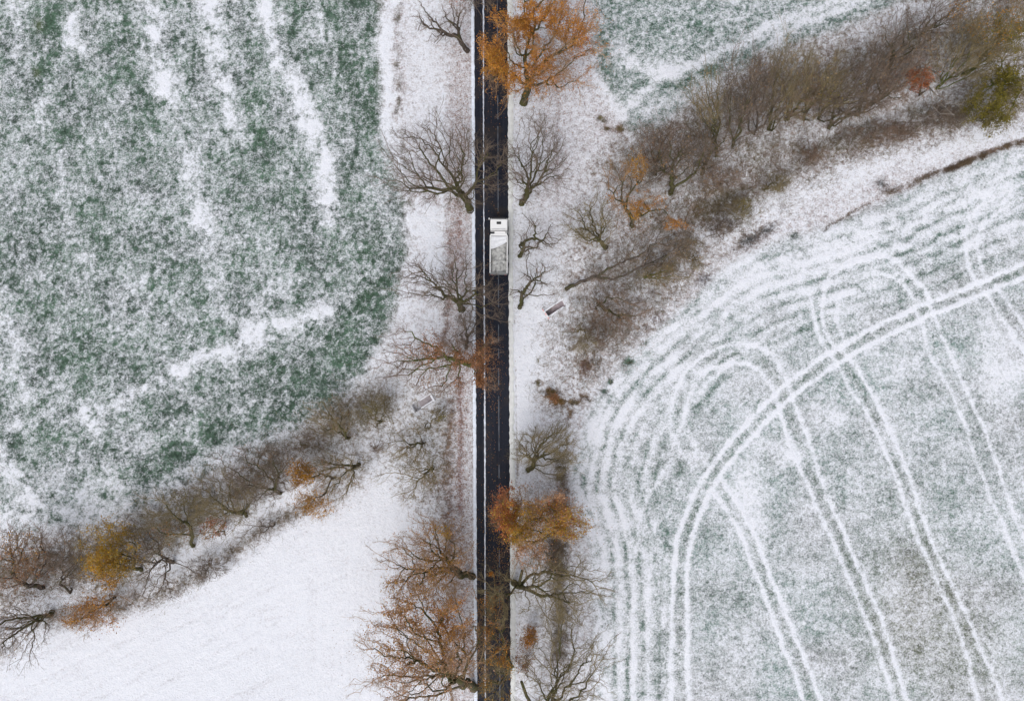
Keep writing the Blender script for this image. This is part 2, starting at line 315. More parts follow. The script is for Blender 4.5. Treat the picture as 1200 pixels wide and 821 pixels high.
T += [([(1500,190),(1320,258),(1200,308),(1150,331),(1091,353),(1033,379),(978,411),(947,431),(910,460),(880,490),(855,518),(834,546),(809,590),(792,641),(788,708),(785,900)],4.6,.55),
      ([(1500,208),(1320,276),(1200,325),(1150,345),(1084,373),(1033,398),(989,422),(927,467),(875,518),(837,569),(814,620),(805,667),(806,759),(809,900)],4.6,.55),
      ([(837,575),(865,620),(893,692),(916,749),(942,821),(975,900)],4,.5),([(845,559),(878,610),(901,667),(932,744),(963,821),(990,900)],4,.5),
      ([(786,480),(790,462),(810,428),(840,408),(872,402),(903,414),(922,446),(932,477),(947,513),(968,574),(1000,650),(1034,728),(1062,815),(1090,900)],4.4,.38),
      ([(802,485),(808,465),(822,440),(846,428),(872,426),(895,440),(910,468),(918,495),(932,533),(963,605),(993,672),(1024,749),(1049,821),(1075,900)],4.4,.38),
      ([(978,405),(966,380),(966,349),(972,324),(996,309),(1022,300),(1047,303),(1069,324),(1087,345),(1096,371),(1117,422),(1131,451),(1162,523),(1187,595),(1210,650),(1240,720)],4.2,.38),
      ([(990,400),(982,380),(983,355),(996,335),(1020,322),(1045,324),(1062,338),(1074,360),(1083,385),(1093,420),(1111,451),(1131,497),(1152,559),(1182,631),(1210,700),(1240,770)],4.2,.32),
      ([(949,345),(953,372),(965,402),(985,430),(1000,462),(1018,487),(1049,559),(1080,641),(1116,718),(1136,779),(1150,840)],4.2,.40),
      ([(985,405),(1003,430),(1031,477),(1060,544),(1085,615),(1121,697),(1155,770),(1180,830)],4.2,.40),
      ([(1150,335),(1136,312),(1131,276),(1142,254),(1164,232),(1205,214),(1300,180)],4.2,.34),([(1160,330),(1150,309),(1148,280),(1160,255),(1205,233),(1300,200)],4.2,.3),
      ([(1152,340),(1166,358),(1179,378),(1205,418),(1260,500)],4.2,.42),([(1168,335),(1180,352),(1205,384),(1270,480)],4.2,.40),
      ([(1060,345),(1040,330),(1000,335)],8,-.12),([(760,900),(760,700),(770,610),(800,560)],4,.18),([(742,900),(742,700),(752,600),(785,540)],4,.2),([(772,900),(774,700),(782,620)],3,-.2)]
for i, (pts, w, a) in enumerate(T):
    add(stroke(pts, w*.85, 1.3, 800+i)*np.clip(.35+1.15*(.5*vnoise(XX, YY, 7, i)+.5*vnoise(XX, YY, 3, i+40)), .3, 1.4), a*.95)
# rut shoulders show the crop between the two wheel lines
for a_, b_ in ((0,1),(2,3),(4,5),(8,9)):
    pa, pb = spline(T[a_][0]), spline(T[b_][0])
    tt = np.linspace(0, 1, 24)
    mid = [((pa[int(t*(len(pa)-1))]+pb[int(t*(len(pb)-1))])/2) for t in tt]
    add(stroke(mid, 6, 1, 60+a_)*(.4+1.0*vnoise(XX, YY, 9, 3+a_)), -.09, (.11,.14,.11), .5)
for x, y, rx, ry, a in [(880,590,22,50,.28),(1175,430,38,30,.32),(930,535,16,14,.35),(900,520,20,12,.15),(985,490,14,10,.25),(1040,440,30,20,.12),(720,640,16,120,.06),(1150,240,60,14,.16),(960,310,80,20,.18),(865,350,60,30,.12),(1030,780,60,40,-.06),(1130,740,60,60,-.10),(1060,640,40,60,-.08),(830,680,20,80,-.08),(1000,700,30,60,-.08)]:
    add(blob(x, y, rx, ry, -15), a*mEA)
add(blob(1130,760,100,90)+blob(1060,700,60,90), 0, (.15,.15,.105), .6)
add(blob(740,680,50,200), 0, (.085,.14,.11), .6)

# stream channel, culvert aprons and wheel ruts cut into the ground
Z = np.zeros(XX.shape, np.float32)
Z -= .7*stroke([(-160,742),(20,722),(90,706),(180,672),(250,638),(310,606),(366,575),(430,530),(480,488),(503,470)],16,2,5)
Z -= .7*stroke([(640,366),(655,356),(700,335),(760,300),(830,240),(900,205),(990,150),(1100,110),(1300,20)],16,2,6)
Z -= .12*stroke([(1420,95),(1200,166),(1100,203),(968,267)],5,1,21)
for pts, w, a in T[:13]: Z -= .035*stroke(pts, 4.5, 0)
Z += (vnoise(XX, YY, 90, 8)-.5)*.35*blur((abs(XX-576) > 70), 25) + (vnoise(XX, YY, 11, 9)-.5)*.07
ROADM = blur(abs(XX-(575.5+YY*.0047)) < 26, 3); Z = Z*(1-ROADM) - .05*ROADM
CULV = [((640.5,368.0), 34.0), ((505.5,465.5), 212.0)]     # culvert mouths (map units) and the bearing of their channel
def chan(u, v):   # depth of the paved channel, u along, v across, metres
    inside = (abs(v) < .55) & (u > -.2) & (u < 3.4)
    return inside
S = S.astype(np.float32)

def samp(A, px, py):
    u = np.clip(px+OX, 0, MW-1.01); v = np.clip(py+OY, 0, MH-1.01)
    i = u.astype(int); j = v.astype(int); fu = u-i; fv = v-j
    if A.ndim == 3: fu = fu[...,None]; fv = fv[...,None]
    return (A[j,i]*(1-fu)+A[j,i+1]*fu)*(1-fv) + (A[j+1,i]*(1-fu)+A[j+1,i+1]*fu)*fv
culv_w = [(P(*c), R(a)) for c, a in CULV]
def gz(x, y):
    x = np.atleast_1d(np.asarray(x, float)); y = np.atleast_1d(np.asarray(y, float))
    px, py = inv(x, y); z = samp(Z, px, py)
    edge = np.clip((88-np.abs(x))/8, 0, 1)*np.clip((66-np.abs(y+.0))/8, 0, 1)
    z = z*edge
    for c, a in culv_w:
        u = (x-c[0])*math.cos(a)+(y-c[1])*math.sin(a); v = -(x-c[0])*math.sin(a)+(y-c[1])*math.cos(a)
        near = np.clip((u+2.5)/1.5, 0, 1)*np.clip((5.2-np.abs(u))/1.5, 0, 1)*np.clip((2.6-np.abs(v))/1.2, 0, 1)
        z = z*(1-near)
        ins = (np.abs(v) < .56) & (u > -.12) & (u < 3.0)
        z = np.where(ins, -1.6+.28*np.clip(u, 0, 3.2), z)
    return z

# ground grid
gx = np.concatenate([np.arange(-88, -16, .2), np.arange(-16, 10, .1), np.arange(10, 88.01, .2)]); gy = np.concatenate([np.arange(-66, -12, .2), np.arange(-12, 12, .1), np.arange(12, 66.01, .2)])
GX, GY = np.meshgrid(gx, gy); ny, nx = GX.shape
gpx, gpy = inv(GX, GY)
wpx = gpx + (vnoise(gpx, gpy, 12, 21)-.5)*5 + (vnoise(gpx, gpy, 4, 23)-.5)*2.5
wpy = gpy + (vnoise(gpx, gpy, 12, 22)-.5)*5 + (vnoise(gpx, gpy, 4, 24)-.5)*2.5
near_road = np.clip((np.abs(gpx-576)-24)/30, .0, 1)
tr = np.clip((gpx-690)/30, 0, 1)*np.clip((gpy-270+ (1200-gpx)*.0)/40, 0, 1)*.75      # tracks stay crisp
wpx = gpx+(wpx-gpx)*near_road*(1-tr); wpy = gpy+(wpy-gpy)*near_road*(1-tr)
gS = samp(S, wpx, wpy); gG = samp(G, wpx, wpy); gC = samp(COL, wpx, wpy)
ZZ = gz(GX.ravel(), GY.ravel()).reshape(GX.shape)
V = np.stack([GX, GY, ZZ], -1).reshape(-1, 3)
idx = np.arange(ny*nx).reshape(ny, nx)
F = np.stack([idx[:-1,:-1], idx[:-1,1:], idx[1:,1:], idx[1:,:-1]], -1)
freg = samp(REG.astype(np.float32), gpx, gpy)
ri = np.clip(np.round(wpx+OX).astype(int), 0, MW-1); rj = np.clip(np.round(wpy+OY).astype(int), 0, MH-1)
freg = REG[rj, ri][:-1,:-1]
names = ['verge','hedge_bank_west','hedge_bank_east','field_northwest','field_southwest','field_northeast','field_east']
gCf = gC.reshape(-1, 3); gSf = np.stack([gS.ravel(), gG.ravel(), gS.ravel()*0], 1)
for k, nm in enumerate(names):
    fs = F[freg == k]
    if not len(fs): continue
    used, invx = np.unique(fs.ravel(), return_inverse=True)
    o = mesh_np(nm, V[used], invx.reshape(-1, 4), M_ground, cols=gCf[used])
    a = o.data.color_attributes.new('cover', 'FLOAT_COLOR', 'POINT')
    c4 = np.ones((len(used), 4), np.float32); c4[:, :3] = gSf[used]; a.data.foreach_set('color', c4.ravel())
    o['kind'] = 'structure'
# land beyond, to the horizon
ov = []; of = []
X1, Y1, B = 88, 66, 2500
rings = [(-B,-B),(B,-B),(B,B),(-B,B),(-X1,-Y1),(X1,-Y1),(X1,Y1),(-X1,Y1)]
o = mesh_np('ground', [(x, y, 0) for x, y in rings], [(0,1,5,4),(1,2,6,5),(2,3,7,6),(3,0,4,7)], M_ground, cols=np.tile(np.array([[.06,.09,.06]]), (8,1)), smooth=False)
a = o.data.color_attributes.new('cover', 'FLOAT_COLOR', 'POINT'); a.data.foreach_set('color', np.tile(np.array([.7,.4,0,1], np.float32), 8))
o['kind'] = 'structure'

# ------------------------------------------------------------------ road
def strip(name, xl, xr, z, m, y0=-900, y1=1700, step=4, jl=0, jr=0, seed=0, thick=0.0, kind='structure', gaps=None):
    ys = np.arange(y0, y1, step); rr = np.random.RandomState(seed)
    A = []; 
    for y in ys:
        l = xl(y) + (vnoise(y*1.0, 0.0, 3, seed)-.5)*2*jl + (rr.rand()-.5)*jl*.6; r_ = xr(y) + (vnoise(y*1.0, 5.0, 3, seed+1)-.5)*2*jr + (rr.rand()-.5)*jr*.6
        A.append((P(l, y, z), P(r_, y, z)))
    V = []; F = []
    if thick:
        for a, b in A:
            c = a*.7+b*.3; d = a*.3+b*.7
            V += [a-(0,0,.02), c+(0,0,thick), d+(0,0,thick), b-(0,0,.02)]
        for i in range(len(A)-1):
            if gaps is not None and gaps(ys[i]): continue
            for k in range(3): F.append((i*4+k, i*4+k+1, i*4+k+5, i*4+k+4))
    else:
        for a, b in A: V += [a, b]
        for i in range(len(A)-1):
            if gaps is not None and gaps(ys[i]): continue
            F.append((i*2, i*2+1, i*2+3, i*2+2))
    F = [f[::-1] for f in F]
    o = mesh_np(name, V, F, m, smooth=False)
    o['kind'] = kind; return o
def asphalt():
    m = bpy.data.materials.new('wet_asphalt'); m.use_nodes = True
    N = m.node_tree.nodes; L = m.node_tree.links; b = N['Principled BSDF']
    g = N.new('ShaderNodeNewGeometry'); mp = N.new('ShaderNodeMapping'); mp.inputs['Scale'].default_value = (2.2, .05, 1)
    L.new(g.outputs['Position'], mp.inputs[0])
    t = N.new('ShaderNodeTexNoise'); t.inputs['Scale'].default_value = 1.6; t.inputs['Detail'].default_value = 5; L.new(mp.outputs[0], t.inputs['Vector'])
    t2 = N.new('ShaderNodeTexNoise'); t2.inputs['Scale'].default_value = 6; t2.inputs['Detail'].default_value = 6; L.new(g.outputs['Position'], t2.inputs['Vector'])
    ad = N.new('ShaderNodeMath'); ad.operation = 'ADD'; L.new(t.outputs['Fac'], ad.inputs[0]); L.new(t2.outputs['Fac'], ad.inputs[1])
    r = N.new('ShaderNodeMapRange'); r.inputs['From Min'].default_value = .7; r.inputs['From Max'].default_value = 1.3
    L.new(ad.outputs[0], r.inputs['Value'])
    mx = N.new('ShaderNodeMix'); mx.data_type = 'RGBA'; mx.inputs['A'].default_value = (.005,.0065,.014,1); mx.inputs['B'].default_value = (.017,.020,.032,1)
    L.new(r.outputs[0], mx.inputs['Factor'])
    t3 = N.new('ShaderNodeTexNoise'); t3.inputs['Scale'].default_value = .35; t3.inputs['Detail'].default_value = 6; L.new(g.outputs['Position'], t3.inputs['Vector'])
    r3 = N.new('ShaderNodeMapRange'); r3.inputs['From Min'].default_value = .48; r3.inputs['From Max'].default_value = .68; r3.inputs['To Max'].default_value = .75; L.new(t3.outputs['Fac'], r3.inputs['Value'])
    m3 = N.new('ShaderNodeMix'); m3.data_type = 'RGBA'; m3.inputs['B'].default_value = (.034,.028,.025,1); L.new(mx.outputs['Result'], m3.inputs['A']); L.new(r3.outputs[0], m3.inputs['Factor'])
    L.new(m3.outputs['Result'], b.inputs['Base Color'])
    b.inputs['Roughness'].default_value = .7; b.inputs['Specular IOR Level'].default_value = .2
    return m
M_asph = asphalt()
M_snow = mat('packed_snow', (.78,.80,.86), .7, .2, noise=.10, nscale=2)
M_edge = mat('snow_edge_blue', (.72,.77,.86), .7, .2, noise=.12, nscale=2)
M_slush = mat('slush_line', (.60,.63,.70), .6, .3, noise=.35, nscale=1.4)
M_cream = mat('snow_shoulder_cream', (.66,.67,.66), .8, .2, noise=.12, nscale=1.5)
M_thin = mat('thin_slush_trace', (.10,.115,.14), .6, .3, noise=.5, nscale=1.2)
s_ = 3.7/821
wid = lambda y: (np.sin(y*.011+1)*.5+.5)
strip('road', lambda y: 553.5+s_*y, lambda y: 595.3+s_*1.1*y, .05, M_asph, step=20)
strip('road_edge_snow', lambda y: 552.0+s_*y, lambda y: 555.9+s_*y, .056, M_edge, jl=.15, jr=.55, seed=5, thick=.05, step=3)
strip('road_edge_snow.001', lambda y: 594.1+s_*1.1*y, lambda y: 599.6+s_*1.1*y+wid(y)*1.5, .056, M_cream, jl=.8, jr=1.6, seed=8, thick=.06, step=3)
strip('road_line', lambda y: 565.4+s_*.7*y, lambda y: 566.9+s_*.7*y+.9*wid(y+130), .055, M_slush, jl=.45, jr=.6, seed=11, thick=.012, step=3)
strip('road_trace', lambda y: 582.4+s_*.8*y, lambda y: 583.3+s_*.8*y, .054, M_thin, jl=.1, jr=.25, seed=13, step=4, gaps=lambda y: vnoise(y*1.0, 3.0, 9, 77) < .42)

# ------------------------------------------------------------------ trees
PAL = {
 'orange': [(.52,.22,.035),(.42,.17,.03),(.60,.29,.06),(.34,.13,.035),(.50,.25,.07)],
 'amber':  [(.50,.25,.03),(.42,.20,.03),(.55,.30,.05),(.36,.15,.03),(.30,.19,.04)],
 'yellow': [(.48,.29,.030),(.40,.25,.03),(.52,.33,.05),(.44,.21,.03),(.29,.22,.05)],
 'rust':   [(.32,.15,.07),(.38,.18,.085),(.27,.125,.06),(.42,.22,.11)],
 'red':    [(.42,.13,.05),(.36,.11,.045),(.30,.10,.04),(.46,.19,.08)],
 'olive':  [(.15,.13,.022),(.19,.16,.02),(.12,.11,.025),(.24,.19,.03)],
 'tan':    [(.34,.24,.12),(.28,.20,.11),(.38,.25,.13),(.30,.17,.09)],
 'pink':   [(.50,.31,.20),(.46,.26,.15),(.54,.33,.20),(.42,.22,.13)],
}
B_brown = bark_mat('bark_brown', (.06,.046,.040), (.11,.09,.075), (.07,.066,.035), .30)
B_moss = bark_mat('bark_mossy', (.065,.053,.038), (.115,.10,.065), (.075,.072,.030), .55)
B_green = bark_mat('bark_green', (.06,.05,.035), (.10,.09,.05), (.11,.125,.035), .75)
B_grey = bark_mat('bark_pale', (.26,.24,.22), (.36,.33,.30), (.15,.14,.09), .15)
T_brown = mat('twig_brown', (.175,.135,.105), .9, .1, noise=.4, nscale=.6)
T_olive = mat('twig_olive', (.225,.18,.10), .9, .1, noise=.4, nscale=.6)
T_red = mat('twig_red', (.22,.155,.115), .9, .1, noise=.35, nscale=.6)
T_orange = mat('twig_orange', (.34,.22,.13), .9, .1, noise=.35, nscale=.6)
T_pale = mat('twig_pale', (.33,.30,.27), .9, .1, noise=.2, nscale=.6)
M_leaf = tone_mat('autumn_leaves', .7, .2, .3)

def tubes(p0, p1, r0, r1, k):
    d = p1-p0; L = np.linalg.norm(d, axis=1)[:,None]+1e-9; d = d/L
    ref = np.where(np.abs(d[:,2:3]) < .8, np.array([[0,0,1.]]), np.array([[1.,0,0]]))
    u = np.cross(d, ref); u /= np.linalg.norm(u, axis=1)[:,None]+1e-9; v = np.cross(d, u)
    a = np.arange(k)*2*math.pi/k
    ring = np.cos(a)[None,:,None]*u[:,None,:] + np.sin(a)[None,:,None]*v[:,None,:]
    V = np.stack([p0[:,None,:]+ring*r0[:,None,None], p1[:,None,:]+ring*r1[:,None,None]], 1)   # E,2,k,3
    E = len(p0); base = np.arange(E)[:,None]*2*k; i = np.arange(k)[None,:]; j = (i+1) % k
    F = np.stack([base+i, base+j, base+k+j, base+k+i], -1).reshape(-1, 4)
    return V.reshape(-1, 3), F
def spikes(p0, p1, r):
    d = p1-p0; L = np.linalg.norm(d, axis=1)[:,None]+1e-9; d = d/L
    ref = np.where(np.abs(d[:,2:3]) < .8, np.array([[0,0,1.]]), np.array([[1.,0,0]]))
    u = np.cross(d, ref); u /= np.linalg.norm(u, axis=1)[:,None]+1e-9; v = np.cross(d, u)
    V = np.stack([p0+u*r[:,None], p0-u*r[:,None]*.5+v*r[:,None]*.87, p0-u*r[:,None]*.5-v*r[:,None]*.87, p1], 1)
    n = len(p0); b = np.arange(n)[:,None]*4
    F = np.concatenate([b+np.array([[0,1,3]]), b+np.array([[1,2,3]]), b+np.array([[2,0,3]])], 0)
    return V.reshape(-1, 3), F

def make_tree(name, label, cat, base, crowns, h, n=900, r0=.35, fork=.22, bark=B_brown, twig=T_brown, tw=5, leaves=(), seed=0, group=None, bf=.35, zlo=.25, stub=None, tl=1.0, stems=1):
    rg = np.random.RandomState(seed+100); r0 = r0*.80
    c0 = crowns[0]; crowns = list(crowns)+[((c0[0]+base[0])/2, (c0[1]+base[1])/2, c0[2]*.72, c0[3]*.62, .45)]
    b = P(*base); bz = float(gz(b[0], b[1])[0]); 
    root = empty(name, (b[0], b[1], bz), label, cat, group)
    O = np.array([b[0], b[1], bz])
    # crown points in world metres
    pts = []; tot = sum(c[2]*c[3]*(c[4] if len(c) > 4 else 1) for c in crowns)
    cc = np.zeros(3)
    for c in crowns:
        cx, cy, rx, ry = c[:4]; wgt = c[4] if len(c) > 4 else 1
        m = max(6, int(n*rx*ry*wgt/tot))
        zc = h*(zlo+(1-zlo)*.52); A = P(cx, cy, zc); sc = .1245*(CAMH-zc)/CAMH
        q = rg.normal(size=(m, 3)); q /= np.linalg.norm(q, axis=1)[:,None]; q *= rg.rand(m, 1)**(1/2.6)
        ph = rg.rand(2)*6.28
        th = np.arctan2(q[:,1], q[:,0]); lob = 1+.13*np.sin(3*th+ph[0])+.09*np.sin(5*th+ph[1])
        # uneven crown: thin out parts of the volume so limbs carry separate masses of twigs
        qq = q*np.array([rx, ry, rx])*.125
        dn = vnoise(qq[:,0]+qq[:,2]*.6+60, qq[:,1]+60, 2.3, seed+9)*.7+vnoise(qq[:,0]+60, qq[:,1]-qq[:,2]*.6+60, 1.2, seed+10)*.3
        q = q[dn > np.quantile(dn, .42)]; m = len(q)
        rr_ = np.linalg.norm(q, axis=1)[:,None]; q = q*(1+.28*rg.rand(m, 1)**3*rr_)
        th = np.arctan2(q[:,1], q[:,0]); lob = 1+.13*np.sin(3*th+ph[0])+.09*np.sin(5*th+ph[1])
        pts.append(A + q*np.array([rx*sc, ry*sc, h*(1-zlo)*.48])*lob[:,None])
        cc += A*m
    Q = np.concatenate(pts); cc /= len(Q)
    Q[:,2] = np.maximum(Q[:,2], .5); Q[:,2] += bz
    # fine clumping
    Q += rg.normal(size=Q.shape)*.12
    # trunk nodes
    nodes = [O.copy()]; par = [-1]; dist = [0.0]
    fk = O + np.array([0, 0, h*fork]) + np.array([(cc[0]-O[0])*fork*.9, (cc[1]-O[1])*fork*.9, 0])
    nt_ = 4; bend = rg.normal(size=3)*.15
    for s in range(stems):
        off = rg.normal(size=3)*np.array([.5,.5,0])*(stems > 1); prev = 0
        for i in range(1, nt_+1):
            t = i/nt_; p = O*(1-t)+(fk+off*2.2)*t + bend*math.sin(t*3)+np.array([0,0,0])
            nodes.append(p); par.append(prev); dist.append(dist[prev]+np.linalg.norm(p-nodes[prev])); prev = len(nodes)-1
    forks = [i for i in range(1, len(nodes)) if i % nt_ in (0, nt_-1)]
    N0 = len(nodes); M = len(Q)
    NP = np.zeros((N0+M, 3)); NP[:N0] = nodes; PA = np.full(N0+M, -1); PA[:N0] = par; DI = np.zeros(N0+M); DI[:N0] = dist
    best = np.full(M, 1e9); bp = np.zeros(M, int)
    for f_ in forks:
        d = np.linalg.norm(Q-NP[f_], axis=1); c = d+bf*DI[f_]; m_ = c < best; best[m_] = c[m_]; bp[m_] = f_
    alive = np.ones(M, bool)
    for k in range(M):
        i = int(np.argmin(np.where(alive, best, 1e9))); alive[i] = False; me = N0+k
        NP[me] = Q[i]; PA[me] = bp[i]; DI[me] = DI[bp[i]]+np.linalg.norm(Q[i]-NP[bp[i]])
        d = np.sqrt(((Q-Q[i])**2).sum(1)); c = d+bf*DI[me]
        m_ = (c < best) & alive; best[m_] = c[m_]; bp[m_] = me
    T_ = N0+M
    cnt = np.ones(T_)
    for i in range(T_-1, 0, -1): cnt[PA[i]] += cnt[i]
    kids = np.zeros(T_, int); np.add.at(kids, PA[1:], 1)
    hk = np.full(T_, -1); hc = np.zeros(T_)
    for i in range(1, T_):
        if cnt[i] > hc[PA[i]]: hc[PA[i]] = cnt[i]; hk[PA[i]] = i
    for _ in range(2):
        ii = np.array([i for i in range(N0, T_) if hk[i] >= 0])
        if len(ii): 
            NP[ii] = .5*NP[ii]+.25*NP[PA[ii]]+.25*NP[hk[ii]]
    rad = np.maximum(.014, r0*(cnt/cnt[0])**.50)
    rad[0] = r0*1.25
    ii = np.arange(1, T_); p1 = NP[ii]; p0 = NP[PA[ii]]; rb = np.minimum(rad[PA[ii]], rad[ii]*1.35); rb[PA[ii] == 0] = r0*1.3/ (stems**.5); rt = rad[ii]
    ext = (p1-p0)/(np.linalg.norm(p1-p0, axis=1)[:,None]+1e-9)*np.minimum(rt, .15)[:,None]*.5
    # middle bend for a crooked look
    mid = (p0+p1)/2 + rg.normal(size=p0.shape)*np.minimum(np.linalg.norm(p1-p0, axis=1)*.14, .30)[:,None]
    rm = (rb+rt)/2
    q0 = np.concatenate([p0, mid]); q1 = np.concatenate([mid, p1+ext]); a0 = np.concatenate([rb, rm]); a1 = np.concatenate([rm, rt])
    thick = a1 > .055
    if stub:
        s0 = P(stub[0], stub[1], h*.35); s1 = P(stub[2], stub[3], h*.42)
        q0 = np.vstack([q0, fk[None], s0[None]]); q1 = np.vstack([q1, s0[None], s1[None]]); a0 = np.append(a0, [r0*.6, r0*.55]); a1 = np.append(a1, [r0*.55, r0*.5]); thick = np.append(thick, [True, True])
    V, Fq = tubes(q0[thick]-O, q1[thick]-O, a0[thick], a1[thick], 7)
    if len(V): mesh_np('trunk', V, Fq, bark, root)
    fine = ~thick
    V, Fq = tubes(q0[fine]-O, q1[fine]-O, a0[fine], a1[fine], 4)
    # twigs
    src = np.array([i for i in range(N0, T_) if cnt[i] < 14]); 
    if len(src) == 0: src = np.arange(N0, T_)
    dirs = NP[src]-NP[PA[src]]; dirs /= np.linalg.norm(dirs, axis=1)[:,None]+1e-9
    outw = NP[src]-(cc+np.array([0,0,bz-h*.2])); outw /= np.linalg.norm(outw, axis=1)[:,None]+1e-9
    rep = np.repeat(np.arange(len(src)), tw)
    t = rg.rand(len(rep), 1)
    s0 = NP[src][rep]*(1-t*.8)+NP[PA[src]][rep]*t*.8
    dd = dirs[rep]*.8+outw[rep]*.5+rg.normal(size=(len(rep), 3))*.55; dd /= np.linalg.norm(dd, axis=1)[:,None]
    Ls = (.35+.75*rg.rand(len(rep), 1))*tl*min(1.0, h/9+.35)
    s1 = s0+dd*Ls
    m0 = s0+dd*Ls*(.3+.5*rg.rand(len(rep), 1)); d2 = dd+rg.normal(size=dd.shape)*.7; d2 /= np.linalg.norm(d2, axis=1)[:,None]
    m1 = m0+d2*Ls*.6
    m2 = s0+dd*Ls*(.3+.5*rg.rand(len(rep), 1)); d3 = dd+rg.normal(size=dd.shape)*.7; d3 /= np.linalg.norm(d3, axis=1)[:,None]
    m3 = m2+d3*Ls*.5
    A0 = np.concatenate([s0, m0, m2]); A1 = np.concatenate([s1, m1, m3])
    Vs, Fs = spikes(A0-O, A1-O, np.full(len(A0), .0115))
    # join limbs and twigs into one crown mesh (quads split to triangles)
    Ft = np.concatenate([Fq[:, [0,1,2]], Fq[:, [0,2,3]]]) if len(Fq) else np.zeros((0,3), int)
    VV = np.concatenate([V.reshape(-1,3), Vs]); FF = np.concatenate([Ft, Fs+len(V)])
    mesh_np('crown', VV, FF, twig, root, smooth=False)
    # leaves: clumps near twig ends that fall inside the leafy parts of the crown
    if leaves:
        allp = []; allc = []
        zc = h*.6
        lpx, lpy = project(s1)
        for (cx, cy, rx, ry, pal, num) in leaves:
            m_ = ((lpx-cx)/rx)**2+((lpy-cy)/ry)**2 < 1+.25*rg.normal(size=len(lpx))
            cand = np.concatenate([s1[m_], m1[m_], s0[m_]])
            if not len(cand): continue
            ncl = rg.randint(0, len(cand), num)
            # clumpiness by a 3-D noise of the position
            c = cand[ncl]+rg.normal(size=(num, 3))*.16
            keep = (.5*vnoise(c[:,0]+c[:,2]*.7+50, c[:,1]+50, 1.1, seed) + .5*vnoise(c[:,0]+50, c[:,1]+c[:,2]*.5+50, 2.2, seed+1) + .22*(rg.rand(num)-.5)) > .46
            c = c[keep]; pc = np.array(PAL[pal]); cl = pc[rg.randint(0, len(pc), len(c))]
            big = .75+.5*vnoise(c[:,0]+50, c[:,1]+c[:,2]+50, 2.0, seed+3)[:,None]
            allp.append(c); allc.append(cl*big*(.8+.4*rg.rand(len(c), 1)))
        if allp:
            c = np.concatenate(allp); cl = np.concatenate(allc); nl = len(c)
            u = rg.normal(size=(nl, 3)); u /= np.linalg.norm(u, axis=1)[:,None]
            w = np.cross(u, rg.normal(size=(nl, 3))); w /= np.linalg.norm(w, axis=1)[:,None]
            sz = (.055+.06*rg.rand(nl, 1))
            V4 = np.stack([c-u*sz*1.3, c+w*sz*.7, c+u*sz*1.3, c-w*sz*.7], 1)-O
            Fl = np.arange(nl*4).reshape(-1, 4)
            mesh_np('leaves', V4.reshape(-1, 3), Fl, M_leaf, root, cols=np.repeat(cl, 4, 0), smooth=False)
    return root
def project(p):
    x, y, z = p[:,0], p[:,1], p[:,2]-CAMH
    yc = y*ct+z*st; zc = -y*st+z*ct
    return W0/2+F0*x/(-zc), H0/2-F0*yc/(-zc)

